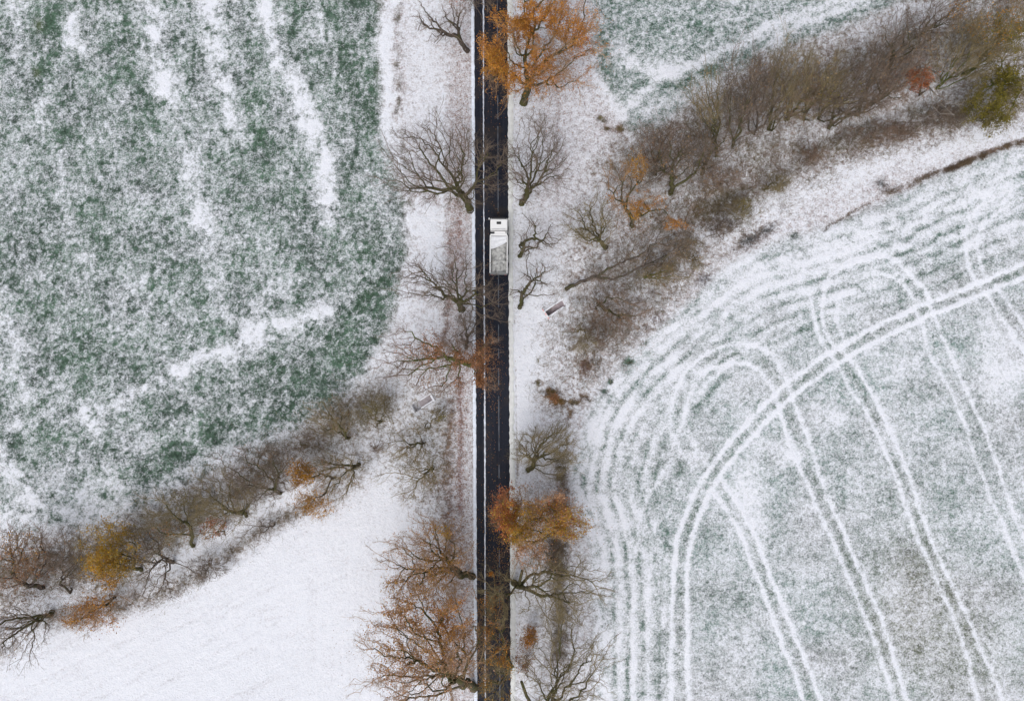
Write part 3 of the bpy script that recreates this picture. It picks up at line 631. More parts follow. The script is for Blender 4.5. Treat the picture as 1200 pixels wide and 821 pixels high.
RL = 'trees along the west side of the road'; RR = 'trees along the east side of the road'
HL = 'trees and bushes of the western hedge'; HR = 'trees and bushes of the eastern hedge'
A = 'autumn_tree'; B = 'bare_tree'; S_ = 'shrub'
TS = [
 # name, label, category, base, crowns, h, options
 (B,'small twisted bare tree near the top edge, left of the road','tree',(548,60),[(512,24,30,22),(532,14,16,16)],9,dict(n=150,r0=.42,fork=.35,tw=6,group=RL,bf=.35,tl=1.2)),
 (A,'tree with a pale bare limb over the road, cut by the top edge','tree',(547,-14),[(540,-22,36,26),(566,2,16,10)],12,dict(n=500,r0=.4,group=RL,leaves=[(528,-4,16,9,'red',500)])),
 (B,'largest bare oak left of the road, beside the truck cab and up','tree',(551,246),[(505,186,62,52),(470,200,30,40,.6),(560,190,42,42,.9)],15,dict(n=1500,r0=.62,fork=.26,group=RL,bark=B_moss,bf=.5,tw=4)),
 (B,'bare mossy-footed tree left of the road, level with the truck tail','tree',(542,362),[(515,326,48,34),(572,345,32,34,.8),(545,312,30,16,.5)],12,dict(n=950,r0=.50,fork=.28,group=RL,bark=B_moss,bf=.45,tw=4)),
 (B,'thin bare tree leaning over the left road edge, above the rusty tree','tree',(546,408),[(556,378,22,22)],9,dict(n=260,r0=.26,fork=.3,group=RL,bf=.5)),
 (A,'rusty-leaved oak with green mossy limbs reaching left of the road','tree',(553,424),[(495,425,52,32,.9),(530,425,30,36,.8),(570,422,17,34,1.1),(470,405,24,22,.5)],12,dict(n=1000,r0=.5,fork=.35,group=RL,bark=B_green,twig=T_red,bf=.6,tw=4,
    leaves=[(533,432,18,22,'rust',3000),(507,405,12,20,'rust',1300),(570,425,16,33,'rust',3600),(497,440,12,14,'rust',500),(475,412,16,14,'rust',400),(560,452,12,12,'rust',900)])),
 (A,'brown-orange oak left of the road, second from the bottom edge','tree',(554,675),[(492,656,50,40),(515,640,36,40,.6),(475,672,34,30,.6)],13,dict(n=1100,r0=.55,fork=.3,group=RL,bark=B_moss,twig=T_orange,bf=.5,tw=5,
    leaves=[(500,650,50,42,'pink',3600),(516,640,26,30,'amber',1800),(520,625,8,8,'yellow',350),(485,682,46,28,'amber',2200)])),
 (A,'largest orange oak left of the road, at the bottom edge','tree',(556,806),[(492,748,66,60,1.3),(545,740,40,50),(480,810,56,34,.8),(500,700,46,24,.5)],16,dict(n=2000,r0=.68,fork=.3,group=RL,bark=B_moss,twig=T_orange,bf=.5,tw=5,
    leaves=[(490,740,66,52,'pink',5500),(545,725,38,26,'orange',3400),(490,735,60,50,'amber',4200),(475,762,44,30,'amber',1500),(500,795,70,34,'pink',3200),(560,700,22,12,'orange',500),(500,715,50,18,'orange',1500)])),
 (A,'amber-leaved tree hanging over the road near the bottom edge','tree',(600,780),[(580,735,20,44),(582,800,20,34)],11,dict(n=700,r0=.34,group=RR,bark=B_moss,twig=T_olive,bf=.5,tw=5,
    leaves=[(582,795,20,30,'amber',2600),(584,762,12,16,'orange',900),(578,690,9,22,'orange',1500),(582,668,8,10,'orange',500),(575,740,12,10,'orange',400)])),
 (A,'dense bright orange oak right of the road at the top edge','tree',(613,122),[(640,40,62,56,1.2),(590,60,30,54,1.2),(672,60,46,50,.6),(650,-20,60,40,.7)],15,dict(n=1700,r0=.62,fork=.28,group=RR,bark=B_moss,twig=T_orange,bf=.5,tw=4,
    leaves=[(590,60,32,52,'orange',14000),(620,70,36,48,'orange',12000),(645,30,46,34,'orange',9000),(680,30,40,42,'orange',4200),(618,8,30,26,'orange',5000),(660,82,40,28,'pink',3600),(580,78,16,22,'amber',3500),(690,70,20,30,'red',500),(600,12,18,18,'amber',1600)])),
 (B,'tall bare tree right of the road, between the orange oak and the truck','tree',(611,240),[(629,185,36,46),(645,200,26,28,.5)],13,dict(n=850,r0=.44,fork=.3,group=RR,bark=B_moss,bf=.5,tw=4)),
 (B,'small bare tree right of the truck body','tree',(609,300),[(628,273,30,24)],9,dict(n=150,r0=.34,fork=.2,group=RR,bark=B_moss,bf=.35,tw=5,tl=1.3)),
 (B,'small bare tree between the truck tail and the channel','tree',(609,360),[(624,333,28,26)],9,dict(n=140,r0=.36,fork=.2,group=RR,bark=B_moss,bf=.35,tw=5,tl=1.3)),
 (B,'bare olive-footed tree right of the road, above the yellow-orange tree','tree',(619,551),[(642,524,36,28),(658,532,22,28,.9),(618,530,20,18,.5)],10,dict(n=1000,r0=.42,fork=.25,group=RR,bark=B_moss,twig=T_olive,bf=.6,tw=4)),
 (A,'yellow and orange oak right of the road, lower half','tree',(602,632),[(628,604,48,36,1.2),(665,606,34,30,.8),(592,595,18,32,.8),(625,648,32,22,.5)],13,dict(n=1400,r0=.5,fork=.3,group=RR,bark=B_moss,twig=T_orange,bf=.5,tw=4,
    leaves=[(590,595,16,34,'red',5200),(622,602,40,30,'amber',5500),(612,615,34,26,'yellow',6500),(662,612,34,20,'yellow',2500),(650,595,34,24,'pink',3800),(665,612,32,20,'yellow',2800),(665,605,34,26,'red',2400),(640,575,34,12,'pink',1200),(625,650,30,18,'pink',2000),(583,620,8,16,'red',700)])),
 (B,'large bare tree with a sawn limb, right of the road below the yellow oak','tree',(602,682),[(662,680,48,40,1.1),(648,710,42,30,.9),(580,690,22,40,.7)],14,dict(n=1200,r0=.5,fork=.25,group=RR,bark=B_moss,twig=T_olive,bf=.55,tw=4,stub=(609,680,612,668))),
 (B,'large bare tree with a sawn grey trunk at the bottom right of the road','tree',(622,846),[(664,776,46,50,1.1),(690,750,36,40,.6),(640,815,34,30,.6)],14,dict(n=1100,r0=.5,fork=.25,group=RR,bark=B_moss,twig=T_olive,bf=.6,tw=4,stub=(617,815,611,798))),
 (S_,'small orange-leaved bush right of the road near the bottom','bush',(616,752),[(618,744,12,12)],4,dict(n=120,r0=.10,group=RR,twig=T_orange,stems=3,leaves=[(619,744,13,12,'orange',1900)])),
 (S_,'dull rusty bush below the small orange bush','bush',(615,785),[(614,776,11,13)],3,dict(n=120,r0=.08,group=RR,twig=T_red,stems=3,leaves=[(614,776,10,12,'rust',700)])),
 (S_,'brown low bush behind the bare olive-footed tree, at the east field edge','bush',(662,550),[(661,540,14,24)],4,dict(n=260,r0=.10,group=RR,twig=T_olive,stems=4,fork=.1,tw=6)),
 (S_,'brown thin bush in the strip below the yellow and orange oak','bush',(652,665),[(652,655,14,24)],4,dict(n=300,r0=.10,group=RR,twig=T_brown,stems=4,fork=.1,tw=6)),
 # west hedge
 (S_,'olive fan-shaped bush beside the field corner, nearest the road culvert','bush',(442,496),[(433,474,20,20)],6,dict(n=260,r0=.14,group=HL,twig=T_olive,bark=B_moss,stems=4,fork=.1,leaves=[(430,470,20,14,'olive',350)])),
 (S_,'wide olive-brown bush fanning left of the small olive one','bush',(411,512),[(388,492,32,20)],7,dict(n=420,r0=.2,group=HL,twig=T_olive,bark=B_moss,stems=5,fork=.1)),
 (S_,'tiny brown bush beside the white slope','bush',(441,528),[(438,522,9,8)],2.5,dict(n=70,r0=.06,group=HL,twig=T_red,stems=3,fork=.1)),
 (B,'bare mossy tree with curved limb, above the orange one in the west hedge','tree',(420,544),[(392,556,30,24),(400,540,24,16,.4)],8,dict(n=420,r0=.26,group=HL,bark=B_moss,twig=T_olive,fork=.3,bf=.7,tw=4)),
 (A,'small orange-yellow leaved tree in the west hedge','tree',(392,560),[(362,556,26,20),(372,590,22,16,.8)],8,dict(n=420,r0=.18,group=HL,twig=T_orange,fork=.2,tw=3,leaves=[(352,552,15,15,'amber',2300),(370,588,24,16,'amber',2200),(352,552,15,15,'orange',900)])),
 (B,'bare multi-limbed tree leaning left, beside the orange-yellow tree','tree',(329,578),[(300,550,38,28,1.1),(325,555,16,22,.4),(312,590,20,10,.2)],10,dict(n=800,r0=.26,group=HL,bark=B_moss,fork=.15,stems=3,tw=4)),
 (B,'bare tree leaning left with dark curled foot, mid western hedge','tree',(288,606),[(258,580,34,32,1.1),(262,620,26,14,.3),(278,572,20,26,.4)],10,dict(n=800,r0=.26,group=HL,bark=B_moss,twig=T_olive,fork=.15,stems=3,tw=4)),
 (S_,'thin arched bare bush at the edge of the white slope','bush',(322,613),[(300,624,22,14)],4,dict(n=130,r0=.12,group=HL,fork=.3,tw=3)),
 (S_,'small rust-leaved bush among bare stems of the west hedge','bush',(262,628),[(248,618,16,12)],5,dict(n=140,r0=.10,group=HL,twig=T_red,stems=3,fork=.1,leaves=[(249,616,13,9,'red',1300),(230,632,14,8,'orange',400)])),
 (S_,'olive brown bush spreading above the rusty one','bush',(226,640),[(196,604,36,30,1.2),(205,632,24,14,.3)],9,dict(n=800,r0=.24,group=HL,bark=B_moss,twig=T_olive,fork=.15,stems=4,leaves=[(208,585,20,14,'olive',400),(200,625,22,10,'orange',260)])),
 (B,'bare tree with limbs down to the white slope, right of the yellow tree','tree',(200,660),[(168,640,24,34,.9),(180,690,34,16,.5),(235,672,14,18,.3)],9,dict(n=520,r0=.24,group=HL,fork=.2,tw=4,bf=.5)),
 (A,'golden yellow tree in the west hedge','tree',(164,668),[(128,645,34,36,1.2),(140,670,20,14,.4)],10,dict(n=800,r0=.26,group=HL,bark=B_moss,twig=T_olive,fork=.2,leaves=[(128,640,34,34,'yellow',11000),(112,665,20,18,'amber',1600),(120,690,16,12,'amber',900)])),
 (A,'orange-red leaved tree below the golden one','tree',(132,700),[(106,722,32,22,1.2),(125,715,22,14,.4)],7,dict(n=520,r0=.2,group=HL,twig=T_orange,fork=.2,leaves=[(104,722,30,20,'orange',2600),(104,722,30,22,'amber',1800),(118,738,18,10,'pink',500)])),
 (B,'grey-brown bare bush left of the golden tree','bush',(84,690),[(82,652,22,30)],7,dict(n=420,r0=.16,group=HL,stems=4,fork=.1,tw=5)),
 (A,'rusty-brown tree near the left edge','tree',(50,688),[(22,650,38,36,1.1),(8,680,20,22,.4)],10,dict(n=900,r0=.30,group=HL,twig=T_red,fork=.2,tw=4,leaves=[(22,665,34,26,'rust',2600),(28,655,26,26,'tan',1500),(32,640,12,16,'amber',300),(5,640,14,20,'amber',400)])),
 (B,'dark bare tree with fingers over white snow, bottom left corner','tree',(58,717),[(8,742,38,22,1.2),(22,765,26,18,.4),(10,722,26,10,.3)],9,dict(n=650,r0=.32,group=HL,bark=B_moss,fork=.3,tw=4,bf=.5)),
 (S_,'low thin bush between the bare limbs and the white slope','bush',(248,660),[(240,668,26,12)],3,dict(n=200,r0=.06,group=HL,stems=4,fork=.1)),
 (S_,'thin olive bush left of the lower culvert wall','bush',(458,486),[(448,474,14,14)],4,dict(n=130,r0=.06,group=HL,twig=T_olive,stems=4,fork=.1)),
 # verge shrubs west of the road
 (S_,'mossy brown bush just below the western culvert wall','bush',(502,494),[(510,486,15,10),(498,500,12,8,.4)],4,dict(n=190,r0=.10,group=HL,twig=T_olive,bark=B_moss,stems=3,fork=.15,leaves=[(510,486,12,8,'olive',500)])),
 (B,'small grey bare tree on the verge, upper of two below the west culvert','tree',(497,520),[(478,522,24,20)],7,dict(n=330,r0=.16,group=HL,bark=B_moss,twig=T_olive,fork=.2,bf=.5)),
 (B,'small mossy bare tree on the verge, lower of two below the west culvert','tree',(508,547),[(484,560,32,26,1.1),(505,558,18,16,.3)],8,dict(n=480,r0=.18,group=HL,bark=B_moss,twig=T_olive,fork=.2,bf=.4,tw=5)),
 # east hedge
 (B,'brown bare bush-like tree left of the amber one','tree',(709,288),[(690,262,26,24),(700,250,20,22,.4)],8,dict(n=560,r0=.30,group=HR,bark=B_moss,twig=T_olive,fork=.15,stems=2,leaves=[(690,258,26,20,'olive',400)])),
 (A,'amber-leaved slender tree in the east hedge','tree',(741,265),[(736,215,24,32),(765,240,22,12,.4),(795,264,20,8,.3)],10,dict(n=620,r0=.28,group=HR,bark=B_moss,twig=T_orange,fork=.2,leaves=[(745,195,11,22,'amber',1500),(735,232,24,14,'orange',1400),(765,240,20,8,'orange',1000),(795,264,18,7,'orange',700),(752,248,16,10,'amber',800)])),
 (B,'long bare tree leaning far right over the hedge, foot by the channel','tree',(663,339),[(770,292,40,22,1.1),(720,318,30,12,.3),(795,282,20,16,.6)],9,dict(n=620,r0=.24,group=HR,fork=.5,bark=B_brown,tw=5,bf=.5)),
 (B,'low reddish bare tree right of the channel','tree',(700,355),[(725,366,30,20,1.1),(712,348,24,12,.5)],6,dict(n=460,r0=.22,group=HR,bark=B_moss,twig=T_red,fork=.2)),
 (S_,'olive bush lower in the east hedge, near the white field corner','bush',(672,390),[(680,398,16,16)],4,dict(n=180,r0=.10,group=HR,bark=B_moss,twig=T_olive,fork=.2,stems=3)),
 (B,'mossy green-limbed low tree by the white field','tree',(755,324),[(785,322,26,16),(790,312,16,12,.4)],6,dict(n=420,r0=.22,group=HR,bark=B_green,twig=T_olive,fork=.25,bf=.5)),
 (S_,'olive bush at the very edge of the white field','bush',(812,305),[(810,298,17,20)],5,dict(n=420,r0=.10,group=HR,twig=T_olive,stems=5,fork=.1,tw=6)),
 (B,'mossy trunk leaning right above the amber tree','tree',(786,227),[(800,180,32,30),(775,205,22,22,.6),(825,195,22,20,.4)],10,dict(n=620,r0=.34,group=HR,bark=B_moss,twig=T_brown,fork=.3)),
 (B,'slender bare tree with a wavy trunk over the green field','tree',(838,184),[(826,92,22,26),(835,125,14,18,.3)],13,dict(n=330,r0=.22,group=HR,bark=B_moss,twig=T_olive,fork=.55,bf=.7,tw=4)),
 (B,'bare hooked-foot tree fanning up, right of the slender wavy one','tree',(858,171),[(872,82,26,36,1.2),(885,120,24,24,.5)],13,dict(n=720,r0=.30,group=HR,bark=B_moss,twig=T_olive,fork=.3,stems=2,bf=.5)),
 (B,'tall mossy bare tree with a pale upper stem','tree',(900,152),[(915,66,24,38,1.1),(925,105,26,26,.5)],14,dict(n=700,r0=.30,group=HR,bark=B_moss,twig=T_olive,fork=.35,stems=2,bf=.5)),
 (B,'left of two dark-footed bare trees mid east hedge','tree',(942,141),[(950,78,26,36,1.1),(965,105,24,18,.4)],13,dict(n=700,r0=.30,group=HR,bark=B_moss,twig=T_olive,fork=.3,bf=.5)),
 (B,'right of two dark-footed bare trees mid east hedge','tree',(959,139),[(988,80,28,40,1.1),(985,110,26,18,.5)],13,dict(n=800,r0=.30,group=HR,bark=B_moss,twig=T_olive,fork=.3,stems=2,bf=.5,leaves=[(985,100,26,20,'olive',500)])),
 (B,'brown twiggy tree above the long stem, left of the rust bush','tree',(992,133),[(1025,72,28,40,1.1),(1025,100,28,20,.5)],13,dict(n=800,r0=.28,group=HR,bark=B_moss,twig=T_brown,fork=.3,stems=2,bf=.5)),
 (A,'bright rust bush under pale dead limbs in the east hedge','bush',(1085,106),[(1066,92,26,12)],6,dict(n=300,r0=.14,group=HR,twig=T_red,stems=3,fork=.1,leaves=[(1062,94,24,11,'red',5600),(1088,82,14,8,'red',1600)])),
 (B,'pale dead tree with whitish forked limbs in the east hedge','tree',(1078,88),[(1075,70,30,34),(1095,125,22,24,.5)],11,dict(n=110,r0=.20,group=HR,bark=B_grey,twig=T_pale,fork=.3,bf=.9,tw=2)),
 (B,'mossy tree leaning up-right out of the rust bush','tree',(1099,103),[(1135,45,38,34,1.2),(1110,70,24,18,.4)],13,dict(n=1100,r0=.34,group=HR,bark=B_green,twig=T_olive,fork=.3,stems=2,bf=.5,tw=5,leaves=[(1150,40,30,26,'amber',500)])),
 (B,'olive-brown tree leaning to the top right corner','tree',(1128,88),[(1180,28,38,30,1.2),(1160,55,28,18,.5)],13,dict(n=1100,r0=.34,group=HR,bark=B_green,twig=T_olive,fork=.35,stems=2,bf=.5,tw=5,leaves=[(1170,15,34,26,'amber',1800),(1185,40,30,22,'olive',3800)])),
 (A,'mossy yellow-green tree at the right edge','tree',(1192,92),[(1166,112,36,40,1.2),(1190,66,34,26,.7)],9,dict(n=1100,r0=.30,group=HR,bark=B_green,twig=T_olive,fork=.25,stems=2,tw=5,leaves=[(1166,122,24,38,'olive',12000),(1185,72,28,18,'olive',5200),(1130,132,18,14,'olive',1800),(1190,110,24,32,'olive',4800)])),
 (B,'brown bare tree behind the hooked-foot tree','tree',(884,158),[(893,100,26,34,1.1)],12,dict(n=520,r0=.26,group=HR,bark=B_brown,twig=T_brown,fork=.3,bf=.5)),
 (B,'reddish brown bare tree low between the pale-stemmed and dark-footed trees','tree',(921,140),[(936,112,28,26,1.1)],9,dict(n=480,r0=.26,group=HR,bark=B_moss,twig=T_red,fork=.2,bf=.5)),
 (B,'tan twiggy tree leaning right, foot beside the dry pale stems','tree',(972,150),[(1005,112,34,26,1.1)],9,dict(n=520,r0=.26,group=HR,bark=B_moss,twig=T_brown,fork=.2,bf=.5)),
 (B,'brown tree leaning right just left of the rust bush','tree',(1015,126),[(1046,92,34,28,1.1)],10,dict(n=560,r0=.28,group=HR,bark=B_moss,twig=T_red,fork=.2,bf=.5)),
 (B,'tan bare tree at the field side of the hedge, above the rust bush','tree',(1040,82),[(1058,42,30,30,1.1)],10,dict(n=520,r0=.26,group=HR,bark=B_moss,twig=T_brown,fork=.2,bf=.5)),
 (B,'low reddish tree between the amber tree and the mossy leaning trunk','tree',(768,205),[(775,172,30,26,1.1)],7,dict(n=480,r0=.22,group=HR,bark=B_brown,twig=T_red,fork=.2,bf=.5)),
 (B,'brown bare tree in the hedge below the slender wavy one','tree',(822,205),[(832,160,30,28,1.1)],8,dict(n=480,r0=.24,group=HR,bark=B_moss,twig=T_brown,fork=.2,bf=.5)),
 (B,'brown bare tree at the top edge, left of the corner','tree',(1075,48),[(1105,5,30,28),(1085,25,22,20,.5)],11,dict(n=650,r0=.24,group=HR,bark=B_moss,twig=T_brown,fork=.3,stems=2,leaves=[(1140,8,26,18,'amber',400)])),
 (S_,'brown bush with pale dry stems beside the white field','bush',(955,186),[(955,178,18,12)],4,dict(n=220,r0=.08,group=HR,twig=T_red,stems=5,fork=.1,tw=6)),
 (S_,'low olive-brown bush with a dark lying stem','bush',(896,223),[(908,214,16,11)],4,dict(n=220,r0=.14,group=HR,twig=T_olive,bark=B_moss,stems=3,fork=.1,tw=6,leaves=[(905,212,12,7,'olive',350)])),
 (S_,'olive-brown bush left of the lying stem','bush',(872,258),[(874,248,18,15)],4,dict(n=260,r0=.08,group=HR,twig=T_olive,stems=5,fork=.1,tw=6,leaves=[(874,240,10,10,'olive',250)])),
 (S_,'reddish brown bush filling the middle of the east hedge','bush',(845,215),[(843,212,26,18)],5,dict(n=420,r0=.08,group=HR,twig=T_red,stems=6,fork=.1,tw=5)),
 (S_,'dark brown bush at the hedge foot above the white field','bush',(848,272),[(842,266,22,11)],4,dict(n=300,r0=.08,group=HR,twig=T_brown,stems=5,fork=.1,tw=6)),
 (S_,'small reddish bush between the leaning tree and the white field','bush',(705,392),[(708,390,22,18)],3.5,dict(n=260,r0=.06,group=HR,twig=T_red,stems=5,fork=.1,tw=5)),
 (S_,'small brown tuft bush on the snow between road and field corner','bush',(651,464),[(650,462,10,7)],1.6,dict(n=90,r0=.04,group=HR,twig=T_orange,stems=4,fork=.1,tw=8,leaves=[(652,466,9,7,'rust',500)])),
 (S_,'brown thicket below the long hedge near the rim ditch','bush',(1040,160),[(1035,155,44,12)],3.5,dict(n=480,r0=.06,group=HR,twig=T_red,stems=6,fork=.1,tw=6)),
 (S_,'grey-brown thicket left of the mossy yellow-green tree','bush',(1100,140),[(1095,136,36,14)],4,dict(n=480,r0=.06,group=HR,twig=T_brown,stems=6,fork=.1,tw=6)),
]
for i, (nm, lb, ca, bs, cr, h, kw) in enumerate(TS):
    hedge = kw['group'] in (HL, HR) and h > 4
    k = 1.16 if hedge else 1.04
    cr = [(c[0], c[1], c[2]*k, c[3]*k) + tuple(c[4:]) for c in cr]
    if hedge and kw.get('fork', .2) < .4: kw['fork'] = kw.get('fork', .2)*.6
    if hedge and kw['group'] == HR and h >= 11:
        if i % 3 == 0 and kw.get('twig') is T_olive: kw['twig'] = T_brown   # close-set hedgerow trees: several thin stems from one foot
        kw['fork'] = .10; kw['stems'] = 3; kw['r0'] = .22; kw['bf'] = .75; kw['n'] = int(kw['n']*1.05); kw['tw'] = 3
        cr = [(c[0]+(8 if bs[0] > 930 else 2), c[1]+(bs[1]-c[1])*.12, c[2]*1.12, c[3]*1.05)+tuple(c[4:]) for c in cr]
    kw['n'] = int(kw['n']*(1.4 if hedge else 1.0))
    if not hedge: kw['bf'] = min(kw.get('bf', .35), .40); kw['tw'] = kw.get('tw', 5)+1; kw['tl'] = kw.get('tl', 1.15)
    if hedge:
        kw['n'] = int(kw['n']*.62); kw['r0'] = kw.get('r0', .3)*1.25; kw['tl'] = 1.25; kw['tw'] = min(kw.get('tw', 5), 4)
        if 'leaves' not in kw: kw['leaves'] = [(c[0], c[1], c[2], c[3], 'tan', 330) for c in cr[:1]]
        elif True: kw['leaves'] = [(l[0], l[1], l[2]*1.1, l[3]*1.1, l[4], int(l[5]*.8)) for l in kw['leaves']]
    make_tree(nm, lb, ca, bs, cr, h, seed=i*7+1, **kw)

# undergrowth nobody could count: dry stems and bramble along the hedges and the verge
def undergrowth(name, label, dens, num, hmax, pals, seed, w=.018, zlean=.5, lean=(0,0)):
    rg = np.random.RandomState(seed); D = dens.copy(); D[:OY-30] = 0; D[OY+850:] = 0; D[:, :OX-40] = 0; D[:, OX+1240:] = 0
    D[:, OX+550:OX+604] = 0
    fl = D.ravel()/D.sum(); k = rg.choice(len(fl), num, p=fl)
    px = (k % MW)-OX+rg.rand(num)-.5; py = (k//MW)-OY+rg.rand(num)-.5
    x = np.zeros(num); y = np.zeros(num)
    yy = -(py-H0/2)/F0; z2 = yy*st-ct; s = -CAMH/z2; x = (px-W0/2)/F0*s; y = (yy*ct+st)*s
    z = gz(x, y)
    p0 = np.stack([x, y, z-.03], 1); d = rg.normal(size=(num, 3)); d[:,2] = np.abs(d[:,2])*.6+zlean; d[:,0] += lean[0]; d[:,1] += lean[1]; d /= np.linalg.norm(d, axis=1)[:,None]
    Ls = hmax*(.3+.7*rg.rand(num, 1))*(.5+vnoise(px, py, 7, seed)[:,None])
    p1 = p0+d*Ls; m0 = p0+d*Ls*.5; e = d+rg.normal(size=d.shape)*.6; e /= np.linalg.norm(e, axis=1)[:,None]; m1 = m0+e*Ls*.5
    V, Fs = spikes(np.concatenate([p0, m0]), np.concatenate([p1, m1]), np.full(2*num, w))
    pc = np.array(pals); sel = np.clip((vnoise(px, py, 16, seed+5)*1.1*len(pc)+rg.rand(num)*1.2-.6).astype(int), 0, len(pc)-1)
    c = pc[sel]*(.7+.6*rg.rand(num, 1)); c = np.concatenate([c, c])
    o = mesh_np(name, V, Fs, M_under, None, cols=np.repeat(c, 4, 0), smooth=False)
    prop(o, label, 'undergrowth', None, 'stuff')
M_under = tone_mat('dry_stems', .9, .1)
thin = (vnoise(XX, YY, 9, 51) > .38)
dl = (stroke([(-60,700),(60,722),(130,712),(205,688),(262,652),(318,616),(366,590)],16,3,61)*1.2 + stroke([(-60,670),(60,655),(130,640),(200,610),(270,572),(350,525),(430,470),(470,440)],30,3,62)*.8
      + stroke([(526,420),(522,540),(520,640)],18,3,3)*.45 + blob(500,540,26,50)*.35 + blob(470,520,40,40)*.15)*(.3+thin)
undergrowth('undergrowth', 'dry brown bramble and grass stems along the western hedge', dl, 8500, .9, [(.23,.19,.14),(.21,.185,.125),(.27,.21,.16),(.21,.18,.14)], 31)
dr = (blur(mHR, 8)*.45 + stroke([(700,420),(760,350),(830,265),(880,220),(960,170),(1060,150),(1200,125)],34,3,5)*.9 + stroke([(780,170),(860,125),(960,85),(1060,60),(1180,0)],40,3,5)*.3
      + blob(720,320,60,50)*.3 + blob(690,415,34,36)*.3 + stroke([(655,560),(655,640),(655,770)],14,3,5)*1.2)*(.25+thin)
undergrowth('undergrowth.001', 'brown and reddish bramble and dry stems along the eastern hedge', dr, 33000, 1.0, [(.21,.17,.125),(.26,.19,.15),(.24,.17,.11),(.21,.18,.11),(.26,.20,.165)], 32)
dd_ = stroke([(1420,95),(1200,166),(1150,182),(1100,203),(1066,216),(1035,226)],4,1.6,21)
undergrowth('dry_grass', 'dark dry grass standing in the rim ditch of the white field', dd_*np.clip((XX-1010)/110, 0, 1)*(vnoise(XX, YY, 7, 52)**2), 3500, .6, [(.14,.10,.07),(.19,.14,.09)], 33, zlean=1.0)

# hedgerow thicket: the fine tangle of leaning stems that joins the hedge trees
dl2 = stroke([(-60,690),(20,672),(90,668),(150,650),(210,612),(262,588),(310,562),(350,535),(390,505),(440,480)],34,3,62)*(.3+.9*vnoise(XX, YY, 14, 57))
dr2 = (stroke([(690,390),(720,340),(760,290),(800,240),(850,195),(900,160)],44,3,5)*.8 + stroke([(740,200),(800,165),(850,128),(910,100),(970,90),(1040,70),(1110,50),(1190,10),(1240,-20)],34,3,5)*1.2
       + stroke([(830,250),(880,215),(950,180),(1040,155),(1110,135),(1190,115)],22,3,5)*.9)*(.25+.95*vnoise(XX, YY, 14, 58))
undergrowth('thicket', 'tangle of thin tan and olive stems filling the western hedge', dl2, 6500, 2.6, [(.24,.18,.11),(.20,.175,.10),(.28,.19,.12),(.19,.16,.12)], 41, w=.019, lean=(-.35,.45), zlean=.75)
undergrowth('thicket.001', 'tangle of thin brown and olive stems filling the eastern hedge', dr2, 12500, 2.6, [(.22,.175,.11),(.25,.17,.12),(.20,.17,.09),(.22,.18,.13)], 42, w=.019, lean=(.25,.45), zlean=.75)
# fallen leaves under the oaks, on the verge and blown onto the road
rgl = np.random.RandomState(77); LV = []; LC = []
for (x, y, rx, ry, num, pal) in [(640,70,55,60,2600,'orange'),(585,60,16,60,700,'rust'),(530,430,40,34,1600,'rust'),(575,430,14,40,500,'rust'),(625,615,50,36,2200,'amber'),(585,690,12,90,900,'rust'),(510,670,44,40,1500,'pink'),(500,760,60,50,2600,'rust'),
                                 (540,560,12,200,1600,'rust'),(538,180,12,140,1100,'rust'),(128,668,34,26,900,'amber'),(108,718,30,18,700,'red'),(25,690,34,20,600,'rust'),(750,262,36,20,700,'orange'),(370,588,26,16,500,'amber'),(616,760,12,24,400,'orange'),(575,400,15,300,500,'rust')]:
    q = rgl.normal(size=(num, 2))*.55; u_, v_ = x+q[:,0]*rx, y+q[:,1]*ry
    for uu, vv in zip(u_, v_):
        p = P(uu, vv); LV.append(p[:2])
    pc = np.array(PAL[pal]); LC.append(pc[rgl.randint(0, len(pc), num)]*(.45+.4*rgl.rand(num, 1)))
LV = np.array(LV); LC = np.concatenate(LC); n_ = len(LV)
lp, _ = inv(LV[:,0], LV[:,1]); onroad = (lp > 551) & (lp < 601)
lz = np.where(onroad, .075, gz(LV[:,0], LV[:,1])+.03)
cc_ = np.stack([LV[:,0], LV[:,1], lz], 1)
u_ = rgl.normal(size=(n_, 3))*np.array([1,1,.15]); u_ /= np.linalg.norm(u_, axis=1)[:,None]
w_ = np.stack([-u_[:,1], u_[:,0], .25*rgl.normal(size=n_)], 1); sz = .05+.05*rgl.rand(n_, 1)
V4 = np.stack([cc_-u_*sz, cc_+w_*sz*.6, cc_+u_*sz, cc_-w_*sz*.6], 1)
prop(mesh_np('leaf_litter', V4.reshape(-1, 3), np.arange(n_*4).reshape(-1, 4), M_leaf, None, cols=np.repeat(LC, 4, 0), smooth=False), 'fallen brown and orange leaves lying under the oaks and along the road', 'leaf litter', None, 'stuff')

